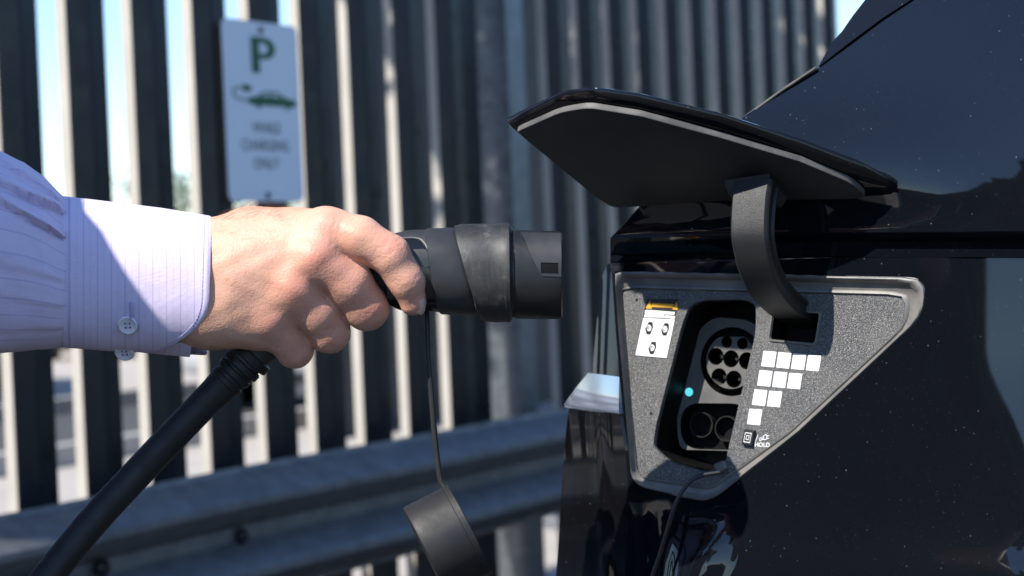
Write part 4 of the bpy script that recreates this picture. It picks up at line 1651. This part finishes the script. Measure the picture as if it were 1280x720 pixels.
J = {
    'index': [(412, 288, 17, 15.2), (450, 298, 22, 15.4), (487, 318, 23, 13.9), (508, 351, 20, 12.4), (516, 378, 15, 9.4)],
    'middle': [(398, 324, 26, 14.5), (436, 354, 17, 16.6), (458, 385, 8, 15.6), (452, 386, -6, 13.0), (436, 378, -24, 11.0), (418, 362, -30, 9.5)],
    'ring': [(370, 362, 23, 13.8), (397, 393, 12, 14.9), (411, 415, 4, 14.6), (408, 412, -10, 12.0), (390, 396, -24, 10.5), (374, 378, -29, 9)],
    'pinky': [(342, 398, 13, 12.8), (358, 422, 4, 13.8), (368, 436, -1, 13.4), (364, 432, -12, 10.8), (350, 420, -23, 9.5), (338, 406, -27, 8)],
}
fing = None
for nme in ('index', 'middle', 'ring', 'pinky'):
    c = chain(J[nme], .0035)
    fing = c if fing is None else smin(fing, c, .0020)
palm = None
for a, b in (((240, 312, 4, 22), (405, 287, 12, 14)), ((246, 335, 9, 24), (388, 324, 19, 13.5)), ((246, 358, 9, 24), (364, 362, 18, 13.5)), ((250, 378, 10, 23), (338, 398, 11, 13.5)),
             ((262, 392, 8, 22), (322, 404, 4, 19.5)), ((200, 380, 0, 22), (262, 392, 6, 23)), ((312, 295, -5, 21), (394, 292, -5, 17.5)), ((250, 330, -12, 24), (350, 350, -16, 16)),
             ((170, 345, -2, 32), (245, 345, 0, 31)), ((170, 360, -4, 32), (240, 366, -2, 30))):
    c, _ = cone(P, HX(*a[:3]), a[3] / 1000, HX(*b[:3]), b[3] / 1000)
    palm = c if palm is None else smin(palm, c, .012)
for a_, b_ in (((299, 322, 15, 17.5), (400, 304, 17, 13)), ((299, 346, 17, 17.5), (380, 342, 22, 12.5)), ((297, 368, 14, 17.5), (352, 380, 17, 12))):
    c, _ = cone(P, HX(*a_[:3]), a_[3] / 1000, HX(*b_[:3]), b_[3] / 1000)
    palm = smin(palm, c, .010)
c, _ = cone(P, HX(406, 300, 17), .0130, HX(346, 390, 12), .0125)
palm = smin(palm, c, .014)
# knuckle heads and extensor tendons
for a, r in (((411, 285, 18), 9.5), ((391, 322, 29), 9.5), ((363, 362, 25.5), 9.0), ((336, 396, 15.5), 8.0)):
    c = np.linalg.norm(P - HX(*a), axis=-1) - r / 1000
    palm = smin(palm, c, .012)
# thumb behind the handle
th_ = chain([(300, 300, -14, 17), (362, 286, -30, 14), (412, 290, -44, 11.5), (452, 300, -44, 9.5), (476, 308, -40, 8)], .006)
S = smin(fing, palm, .0068)
S = smin(S, th_, .005)
# skin folds over the finger joints: fine grooves across the bone
def folds(S, a, b, at, amp, wid, offs):
    A_, B_ = HX(*a), HX(*b)
    ax = (B_ - A_) / np.linalg.norm(B_ - A_)
    t = (P - HX(*at)) @ ax
    near = np.exp(-(np.linalg.norm(P - HX(*at), axis=-1) / .016) ** 4)
    for o in offs:
        wob = .0006 * np.sin(P[..., 1] * 900 + o * 1e4) + .0005 * np.sin(P[..., 0] * 1400)
        S = S + amp * near * np.exp(-((t - o + wob) / wid) ** 2)
    return S
S = folds(S, (462, 300, 24), (505, 345, 22), (491, 305, 33), .00055, .0007, (-.0042, -.0018, .0008, .0034))
S = folds(S, (505, 340, 22), (516, 379, 15), (515, 350, 29), .0004, .0006, (-.0022, .0002, .0024))
S = folds(S, (432, 362, 22), (462, 392, 13), (461, 385, 26), .00035, .0007, (-.004, -.0012, .002))
S = folds(S, (396, 396, 19), (416, 420, 8), (416, 414, 22), .00035, .0007, (-.004, -.001, .002))
S = folds(S, (396, 286, 17), (432, 290, 22), (424, 284, 33), .00045, .0008, (-.003, .0005))
# nail bed of the index finger: a shallow flat with a rim
nb = HX(523, 378, 21)
nd = np.array((.75, -.35, .55)); nd /= np.linalg.norm(nd)
r_ = P - nb
along = r_ @ nd
rad = np.linalg.norm(r_ - along[..., None] * nd, axis=-1)
S = S + .0004 * np.exp(-((rad - .0062) / .0008) ** 2) * (along > -.006)
# gentle uneven flesh
S = S + .00035 * np.sin(P[..., 0] * 210 + 1.3 * np.sin(P[..., 1] * 170)) * np.sin(P[..., 1] * 240 + .7) * np.sin(P[..., 2] * 190 + 1.1)
V, Q = surface_nets(S, lo, hs_)
# smooth a little
nbv = [None]
E = np.concatenate([Q[:, [0, 1]], Q[:, [1, 2]], Q[:, [2, 3]], Q[:, [3, 0]]])
for _ in range(2):
    acc = np.zeros_like(V); cn = np.zeros(len(V))
    for i, j in ((0, 1), (1, 0)):
        np.add.at(acc, E[:, i], V[E[:, j]]); np.add.at(cn, E[:, i], 1)
    V = V * .5 + .5 * acc / cn[:, None]
red = np.zeros(len(V))
for a, r, wgt in (((411, 281, 34), .015, .8), ((397, 322, 38), .016, 1.), ((370, 362, 36), .015, .9), ((340, 400, 30), .014, .7), ((490, 305, 36), .013, .8), ((465, 385, 26), .016, .9), ((417, 415, 22), .015, .8),
                  ((372, 440, 16), .015, .7), ((516, 380, 22), .012, .7), ((512, 350, 30), .012, .4), ((420, 345, 34), .022, .7), ((385, 385, 32), .02, .6)):
    red = np.maximum(red, wgt * np.exp(-(np.linalg.norm(V - HX(*a), axis=-1) / r) ** 2))
RC = np.array((cr, cu, -fw))
Wv = np.array(CAM) + np.array(fw) * FOC + V @ RC
hand_v = [Vector(q) for q in Wv]
hand_f = [tuple(q) for q in Q]

SHR = Vector((-.60, 1.09, 1.36))       # right shoulder
ELB = Vector((-.55, 1.27, 1.09))
person = empty("person", (-.69, 1.31, 0), "person in a lavender striped shirt holding the charging connector with the right hand", "person")
mb = MB()
mb.v, mb.f, mb.m = list(hand_v), list(hand_f), [0] * len(hand_f)
nh = len(hand_v)
# forearm inside the sleeve, neck and head (outside the picture)
fa = [Hp(200, 346, -2), Hp(60, 335, -4), ELB, SHR]
mb.tube([Vector(q) for q in spline([tuple(p) for p in fa], 5)], [.030 + .010 * i / 15 for i in range(16)], 20)
HC = Vector((-.64, 1.31, 1.65))
mb.tube([HC + Vector((-.05, 0, -.30)), HC + Vector((-.04, 0, -.16)), HC + Vector((-.02, 0, -.05))], [.075, .06, .058], 20)
def head_mesh(HC, turn=0.0):
    hr, hf = [], []
    for i in range(17):
        th = math.pi * i / 16
        for k in range(24):
            ph = 2 * math.pi * k / 24
            d = Vector((math.sin(th) * math.cos(ph), math.sin(th) * math.sin(ph), math.cos(th)))
            r = Vector((d.x * .098, d.y * .076, d.z * .122))
            if d.z < 0:
                r.x *= 1 - .12 * abs(d.z); r.y *= 1 - .28 * abs(d.z)
            fr = max(0, d.x)
            r.x += .030 * math.exp(-((d.y / .17) ** 2)) * math.exp(-(((d.z + .12) / .22) ** 2)) * (fr > .5)      # nose
            r.x -= .010 * math.exp(-(((abs(d.y) - .36) / .16) ** 2)) * math.exp(-(((d.z - .10) / .14) ** 2)) * (fr > .4)   # eye sockets
            r.x += .006 * math.exp(-((d.y / .3) ** 2)) * math.exp(-(((d.z + .48) / .10) ** 2)) * (fr > .4)      # mouth
            r.y += math.copysign(.020, d.y) * math.exp(-(((d.x + .05) / .16) ** 2)) * math.exp(-(((d.z + .05) / .26) ** 2)) * (abs(d.y) > .6)   # ears
            hr.append(HC + (Matrix.Rotation(turn, 3, 'Z') @ r))
    for i in range(16):
        for k in range(24):
            hf.append((i * 24 + k, (i + 1) * 24 + k, (i + 1) * 24 + (k + 1) % 24, i * 24 + (k + 1) % 24))
    return hr, hf


mb.add(*head_mesh(HC))
# left arm and hand hanging
LS = Vector((-.69, 1.54, 1.38))
mb.tube([LS + Vector((.02, .04, -.30)), LS + Vector((.05, .05, -.50)), LS + Vector((.07, .05, -.58)), LS + Vector((.08, .04, -.66)), LS + Vector((.075, .03, -.72))], [.038, .030, .038, .035, .015], 16)
bodyo = build("body", mb.v, mb.f, M['skin'], person, True, None)
at = bodyo.data.attributes.new("red", 'FLOAT', 'POINT')
vals = np.zeros(len(bodyo.data.vertices))
vals[:min(nh, len(vals))] = red[:min(nh, len(vals))]
at.data.foreach_set("value", vals.astype(np.float32))
# nail
mb = MB()
nbw = np.array(CAM) + np.array(fw) * FOC
def lw(q): return Vector(nbw + q @ RC)
e1 = HX(517.5, 379, 15) - HX(509, 351, 20); e1 /= np.linalg.norm(e1)
e2 = np.cross(nd, e1); e2 /= np.linalg.norm(e2)
e1 = np.cross(e2, nd)
grid = []
for i in range(9):
    for k in range(9):
        a, b = (i - 4) / 4, (k - 4) / 4
        rr_ = max(1, math.hypot(a, b) ** 1.0) if abs(a) + abs(b) > 1.3 else 1
        grid.append(nb + e1 * (a / rr_ * .0062 + .0005) + e2 * (b / rr_ * .0054) - nd * (.0030 * (b / rr_) ** 2 + .0012 * (a / rr_) ** 2))
offn = HX(516.5, 377, 15) + nd * .0099
gv = [lw(q - nb + offn) for q in grid]
mb.add(gv, [(i * 9 + k, i * 9 + k + 1, (i + 1) * 9 + k + 1, (i + 1) * 9 + k) for i in range(8) for k in range(8)])
M['nail'] = mat("finger nail", (.62, .40, .33), (.66, .45, .38), 300, rough=.25)
mb.build("finger_nail", M['nail'], bodyo, True, 80)
# fine hairs on the wrist and the back of the hand
mb = MB()
hn = 0
order = np.arange(len(V)); rng.shuffle(order)
for i in order:
    x, y, z = V[i]
    pxx = 640 + x / (FOC - z) * F
    pyy = 360 - y / (FOC - z) * F
    if 266 < pxx < 352 and pyy < 300 and z > -.012 and (pyy < 276 or random.random() < .12):
        p = hand_v[i]
        g = (cr * random.uniform(.5, 1.2) + cu * random.uniform(.25, 1.0) * (1 if pyy < 282 else .3) - fw * random.uniform(-.2, .6)).normalized()
        L_ = random.uniform(.004, .009)
        mb.tube([p - g * .0004, p + g * L_ * .5, p + g * L_ + cr * L_ * .25], [.00006, .00005, .00002], 3, False)
        hn += 1
        if hn > 190: break
mb.build("arm_hair", M['fairhair'], bodyo)["kind"] = "stuff"

# ---- shirt
def curve_y(tab, x):
    for (x0, y0), (x1, y1) in zip(tab, tab[1:]):
        if x0 <= x <= x1:
            return y0 + (y1 - y0) * (x - x0) / (x1 - x0)
    return tab[0][1] if x < tab[0][0] else tab[-1][1]


NP = 96
CT = [(60, 243), (82, 247), (120, 251), (200, 261), (266, 271.5)]
CB = [(60, 431), (82, 434), (140, 438), (205, 441), (266, 444)]


def cuff_edge(phi):
    """right edge of the cuff, picture column, by angle (90 top, 0 towards the camera, -90 below)"""
    s_ = math.sin(phi)
    c_ = math.cos(phi)
    e = 265 - 6 * (1 - s_) * .5
    if c_ > 0:
        t = max(0, (-s_ - .10) / .90)
        e -= 64 * t ** 2.6
    return e


def cuffpt(px, phi, dr=0):
    yt, yb = curve_y(CT, px), curve_y(CB, px)
    yc, hh = (yt + yb) / 2, (yb - yt) / 2
    zr = 38.5 - 1.5 * (px - 82) / 180
    s_, c_ = math.sin(phi), math.cos(phi)
    p = 2.15
    yy = math.copysign(abs(s_) ** (2 / p), s_) * (hh + dr / (MM * 1000))
    zz = math.copysign(abs(c_) ** (2 / p), c_) * (zr + dr)
    wr = .7 * math.sin(px * .11 + 2 * phi) * math.sin(phi * 3 + px * .02) + .5 * math.sin(px * .05 - phi * 5)
    return Hp(px, yc - yy * (1 + .0022 * wr), 1 + zz + .35 * wr)


cs_, cuv, cf = [], [], []
cols = list(np.linspace(0, 1, 60))
phis = [R(-84) + (2 * math.pi - R(14)) * k / NP for k in range(NP + 1)]
for s_ in cols:
    for phi in phis:
        xr = cuff_edge(phi)
        px = 79 + (xr - 79) * s_
        edge_d = (1 - s_) * (xr - 79)
        dr = 0
        if edge_d < 2: dr -= .5 * (2 - edge_d)
        cs_.append(cuffpt(px, phi, dr + .8))
        cuv.append((px * MM, phi * .045))
nc = NP + 1
for a in range(len(cols) - 1):
    for k in range(NP):
        cf.append((a * nc + k, a * nc + k + 1, (a + 1) * nc + k + 1, (a + 1) * nc + k))
# turned-in hem so that the cloth has thickness at its edge
b0 = len(cs_)
for dr_, back in ((-.6, .5), (-1.3, 3), (-1.8, 40)):
    for phi in phis:
        cs_.append(cuffpt(cuff_edge(phi) - back, phi, dr_)); cuv.append(((cuff_edge(phi) - back) * MM, phi * .045))
prev = (len(cols) - 1) * nc
for j in range(3):
    for k in range(NP):
        cf.append((prev + k, prev + k + 1, b0 + j * nc + k + 1, b0 + j * nc + k))
    prev = b0 + j * nc

shirt = None
# sleeve: from the cuff seam to the shoulder
SL = [(-200, 170, 470, 66), (-130, 176, 458, 60), (-60, 183, 448, 54), (0, 191, 441, 50), (30, 203, 439, 48), (55, 222, 436, 46), (72, 240, 434, 42.5), (80, 247, 433, 40.5)]
sx = np.concatenate([np.linspace(-200, -60, 10), np.linspace(-50, 82, 80)])
sv, suv = [], []
NPH = 180
for px in sx:
    st = SL
    def iv(j):
        return float(np.interp(px, [q[0] for q in SL], [q[j] for q in SL]))
    yt, yb, zr = iv(1), iv(2), iv(3)
    yc, hh = (yt + yb) / 2, (yb - yt) / 2
    k = min(1, max(0, (82 - px) / 150))            # distance from the seam
    for q in range(NPH):
        phi = 2 * math.pi * q / NPH
        s_, c_ = math.sin(phi), math.cos(phi)
        yy = math.copysign(abs(s_) ** .93, s_) * hh
        zz = math.copysign(abs(c_) ** .93, c_) * zr
        y = yc - yy
        d = 0.0
        # pleats gathered into the cuff: each a sharp-edged fold that fans out to the left
        for ys, yl, amp, wd in ((258, 198, 7.0, 9), (268, 228, 10.5, 10), (299, 250, 9., 9), (352, 330, 1.2, 14), (384, 372, .9, 8), (410, 415, .9, 12)):
            yf = ys + (yl - ys) * min(1.6, k * 1.75)
            u_ = (y - yf) / (wd * (.55 + 1.3 * k))
            if c_ > -.2:
                prof_ = math.exp(-(u_ + .5) ** 2 * 1.4) if u_ < 0 else -.75 * math.exp(-(u_ * 1.9) ** 2) + math.exp(-(.25) * 1.4) * math.exp(-(u_ * 4) ** 2)
                d += amp * prof_ * (.30 + .7 * math.exp(-(k / .55) ** 2)) * min(1, max(0, (84 - px) / 10))
        d += (1.3 * math.sin(px * .035 + 3 * phi) + .9 * math.sin(px * .06 - 5 * phi + 1) + .6 * math.sin(px * .11 + 9 * phi)) * k
        d += 1.4 * math.exp(-((px - 62) / 16) ** 2)
        sv.append(Hp(px, yc - yy - s_ * d * .9, zz + c_ * d * 1.0))
        suv.append((px * MM, phi * .047))
# continue the sleeve up to the shoulder in the room
ringn = len(sx)
base_c = sum((sv[q] for q in range(NPH)), Vector()) / NPH
allr = [sv[i * NPH:(i + 1) * NPH] for i in range(ringn)]
uvr = [suv[i * NPH:(i + 1) * NPH] for i in range(ringn)]
upc = spline([tuple(base_c), tuple(ELB + Vector((0, 0, .01))), tuple(ELB.lerp(SHR, .5) + Vector((-.02, 0, 0))), tuple(SHR), tuple(SHR + Vector((-.03, .10, .03)))], 6)[1:]
pre, preuv = [], []
r0 = allr[0]
dirs = [(p - base_c) for p in r0]
cpv = base_c
frame_t = (allr[0][0] - allr[1][0]).normalized()
for i, c in enumerate(upc):
    c = Vector(c)
    k = (i + 1) / len(upc)
    t1 = (c - cpv).normalized()
    rot = frame_t.rotation_difference(t1)
    dirs = [rot @ d for d in dirs]
    frame_t = t1
    cpv = c
    L0 = .082 + .014 * k
    pre.append([c + d.normalized() * (d.length * (1 - min(1, k * 2)) + L0 * min(1, k * 2)) * (1 + .03 * math.sin(i * 1.7 + q * .3)) for q, d in enumerate(dirs)])
    preuv.append([(-.16 - .5 * k, 2 * math.pi * q / NPH * .047) for q in range(NPH)])
rings_ = pre[::-1] + allr
uvs_ = [u for r in preuv[::-1] for u in r] + [u for r in uvr for u in r]
mb = MB()
mb.loft(rings_, True, False, False)
nsl = len(mb.v)
# torso
def ell(c, rx, ry, n=48): return [Vector((c[0] + rx * math.cos(2 * math.pi * k / n), c[1] + ry * math.sin(2 * math.pi * k / n), c[2])) for k in range(n)]
TC = (-.69, 1.31)
mb.loft([ell((TC[0], TC[1], .86), .135, .185), ell((TC[0] + .01, TC[1], 1.0), .14, .18), ell((TC[0] + .01, TC[1], 1.18), .135, .19), ell((TC[0], TC[1], 1.32), .13, .205), ell((TC[0] - .01, TC[1], 1.395), .11, .20), ell((TC[0] - .01, TC[1], 1.45), .085, .13), ell((TC[0] - .005, TC[1], 1.50), .068, .075)])
mb.tube([Vector((-.69, 1.47, 1.41)), LS, LS + Vector((0, .04, -.15)), LS + Vector((.02, .05, -.32)), LS + Vector((.05, .055, -.50)), LS + Vector((.055, .055, -.52))], [.06, .075, .068, .058, .047, .046], 32)
uva = uvs_ + [((v.x + v.y) * .9, v.z) for v in mb.v[nsl:]]
shirt = build("shirt", mb.v, mb.f, M['sleeve'], person, True, 70, uvs=uva)
cuff = build("cuff", cs_, cf, M['cuff'], shirt, True, 75, uvs=cuv)
# lower layer of the cuff placket showing under the rounded corner
pv, puv, pf = [], [], []
for i in range(17):
    s_ = i / 16
    px = 150 + 90 * s_
    for k in range(9):
        q = k / 8
        yb = 428 + (438 + 8.5 * s_ - 428) * q
        pv.append(Hp(px - 3 * q, yb, 14 - 15 * q ** 1.5)); puv.append((px * MM, .5 + q * .02))
for i in range(16):
    for k in range(8):
        pf.append((i * 9 + k, i * 9 + k + 1, (i + 1) * 9 + k + 1, (i + 1) * 9 + k))
nb_ = len(pv)
pv += [p + fw * .0016 for p in pv]; puv += list(puv)
pf += [tuple(x + nb_ for x in f[::-1]) for f in pf]
rim_ = [i * 9 + 8 for i in range(17)]
pf += [(a, b, b + nb_, a + nb_) for a, b in zip(rim_, rim_[1:])]
rim_ = [16 * 9 + k for k in range(9)]
pf += [(a, b, b + nb_, a + nb_) for a, b in zip(rim_, rim_[1:])]
build("cuff_placket", pv, pf, M['cuff'], shirt, True, 60, uvs=puv)
# stitching: fine threads along the seams
def stitch(pts, name="stitching"):
    mb = MB()
    for a, b in zip(pts, pts[1:]):
        L_ = (b - a).length
        n = max(1, int(L_ / .0022))
        for i in range(n):
            p, q = a.lerp(b, (i + .12) / n), a.lerp(b, (i + .88) / n)
            mb.tube([p, q], .00022, 5)
    o = mb.build(name, M['thread'], shirt)
    return o
ph_front = [R(d) for d in range(-74, 90, 3)]
stitch([cuffpt(86, p, 1.0) for p in ph_front])
stitch([cuffpt(cuff_edge(p) - 9, p, 1.0) for p in ph_front])
# buttons
def button(px, py, z, nrm, r, name="button"):
    c = Hp(px, py, z)
    nrm = nrm.normalized()
    e1 = nrm.cross(UPZ).normalized(); e2 = nrm.cross(e1)
    mb = MB()
    def cring(rr, w, n=32): return [c + nrm * w + (e1 * math.cos(2 * math.pi * k / n) + e2 * math.sin(2 * math.pi * k / n)) * rr for k in range(n)]
    mb.loft([cring(r * .85, 0), cring(r, .0006), cring(r, .0014), cring(r * .93, .0021), cring(r * .84, .0022), cring(r * .70, .0015), cring(r * .3, .0013)])
    o = mb.build(name, M['button'], shirt, True, 60)
    mb = MB()
    for a, b in ((-1, -1), (1, -1), (-1, 1), (1, 1)):
        q = c + nrm * .00155 + e1 * a * r * .22 + e2 * b * r * .22
        mb.tube([q - nrm * .0005, q], .00075, 8)
    mb.build("button_hole", M['black'], o)
    mb = MB()
    for b in (-1, 1):
        mb.tube([c + nrm * .0018 - e1 * r * .22 + e2 * b * r * .22, c + nrm * .0018 + e1 * r * .22 + e2 * b * r * .22], .00035, 5)
    mb.build("button_thread", M['thread'], o)
button(160, 406, 33.2, -fw + cu * -.42, 12.2 * MM)
button(156, 440, 8, -fw * .75 - cu * .6, 12 * MM)
mb = MB()
bh = [Hp(163.5, y, zz) for y, zz in ((377, 41.0), (385, 39.8), (393, 38.0), (400, 36.2))]
mb.tube(bh, .0011, 8)
mb.build("buttonhole_stitch", M['thread'], shirt)
# trousers, shoes, hair
mb = MB()
mb.loft([ell((TC[0], TC[1], .93), .142, .190), ell((TC[0], TC[1], .84), .145, .192), ell((TC[0], TC[1], .78), .14, .19)])
for s_ in (-1, 1):
    mb.loft([ell((TC[0], TC[1] + s_ * .095, .82), .105, .098, 24), ell((TC[0] + .01, TC[1] + s_ * .105, .50), .075, .07, 24), ell((TC[0] - .01, TC[1] + s_ * .11, .08), .062, .06, 24)])
mb.build("trousers", M['navy'], person)
for s_ in (-1, 1):
    mb = MB()
    b = Vector((TC[0], TC[1] + s_ * .11, 0))
    mb.loft([[b + Vector((x + .05 * hx * math.cos(t), wy * math.sin(t), z)) for t in np.linspace(0, 2 * math.pi, 20, endpoint=False)] for x, hx, wy, z in ((.05, 2.9, .048, 0), (.05, 2.95, .05, .025), (.03, 2.4, .045, .06), (-.02, 1.3, .045, .10))])
    mb.build("shoe", M['shoe'], person)
mb = MB()
hv, hf2 = [], []
for i in range(11):
    th = math.pi * .56 * i / 10
    for k in range(24):
        ph = 2 * math.pi * k / 24
        d = Vector((math.sin(th) * math.cos(ph), math.sin(th) * math.sin(ph), math.cos(th)))
        lim = 1.0 if d.x < .35 else .94
        hv.append(HC + Vector((d.x * .104 - .008, d.y * .084, d.z * .132)) * lim + Vector((0, 0, .004 * math.sin(9 * ph))))
for i in range(10):
    for k in range(24):
        if not (i > 5 and (k < 5 or k > 19)):
            hf2.append((i * 24 + k, (i + 1) * 24 + k, (i + 1) * 24 + (k + 1) % 24, i * 24 + (k + 1) % 24))
mb.add(hv, hf2)
mb.build("hair", M['hair'], person)


# a second person, beside the photographer's place: seen mirrored in the paint
def bystander(x, y, turn):
    root = empty("person", (x, y, 0), "person in a charcoal jacket standing beside the camera, mirrored in the black paint", "person")
    Rm = Matrix.Rotation(turn, 3, 'Z')
    def W(v): return Vector((x, y, 0)) + Rm @ Vector(v)
    def el(c, rx, ry, n=32): return [W((c[0] + rx * math.cos(2 * math.pi * k / n), c[1] + ry * math.sin(2 * math.pi * k / n), c[2])) for k in range(n)]
    mb = MB()
    hc = W((.04, 0, 1.66))
    mb.add(*head_mesh(hc, turn))
    mb.tube([W((-.01, 0, 1.36)), W((0, 0, 1.50)), W((.02, 0, 1.60))], [.075, .06, .058], 18)
    mb.tube([W(q) for q in ((.28, .21, 1.21), (.34, .14, 1.28), (.39, .06, 1.33), (.40, 0, 1.34), (.39, -.06, 1.33), (.34, -.14, 1.28), (.28, -.21, 1.21))], [.032, .033, .042, .045, .042, .033, .032], 14)
    mb.build("body", M['skin'], root)
    mb = MB()
    mb.loft([el((0, 0, .84), .135, .185), el((0, 0, 1.0), .135, .175), el((.01, 0, 1.18), .14, .19), el((0, 0, 1.33), .13, .21), el((-.01, 0, 1.41), .11, .20), el((-.01, 0, 1.46), .085, .12), el((0, 0, 1.51), .07, .075)])
    for s_ in (-1, 1):
        mb.tube([W((0, s_ * .17, 1.41)), W((0, s_ * .23, 1.37)), W((.02, s_ * .27, 1.22)), W((.06, s_ * .28, 1.09)), W((.17, s_ * .26, 1.12)), W((.31, s_ * .20, 1.23))], [.06, .075, .066, .056, .052, .045], 24)
    mb.build("jacket", M['darkcloth'], root)
    mb = MB()
    mb.loft([el((0, 0, .92), .138, .19), el((0, 0, .80), .14, .19)])
    for s_ in (-1, 1):
        mb.loft([el((0, s_ * .095, .82), .10, .095, 20), el((.01, s_ * .10, .5), .075, .07, 20), el((-.01, s_ * .105, .07), .06, .058, 20)])
    mb.build("trousers", M['navy'], root)
    for s_ in (-1, 1):
        mb = MB()
        mb.loft([[W((xx + .05 * hx * math.cos(t), s_ * .105 + wy * math.sin(t), z)) for t in np.linspace(0, 2 * math.pi, 20, endpoint=False)] for xx, hx, wy, z in ((.05, 2.9, .048, 0), (.05, 2.95, .05, .025), (.03, 2.4, .045, .06), (-.02, 1.3, .045, .10))])
        mb.build("shoe", M['shoe'], root)
    hv, hf3 = [], []
    for i in range(11):
        th = math.pi * .56 * i / 10
        for k in range(24):
            ph = 2 * math.pi * k / 24
            d = Vector((math.sin(th) * math.cos(ph), math.sin(th) * math.sin(ph), math.cos(th)))
            hv.append(hc + Rm @ Vector((d.x * .106 - .008, d.y * .088, d.z * .136)))
    for i in range(10):
        for k in range(24):
            if not (i > 5 and (k < 5 or k > 19)):
                hf3.append((i * 24 + k, (i + 1) * 24 + k, (i + 1) * 24 + (k + 1) % 24, i * 24 + (k + 1) % 24))
    build("hair", hv, hf3, M['hair'], root)


bystander(-1.15, .44, R(35))
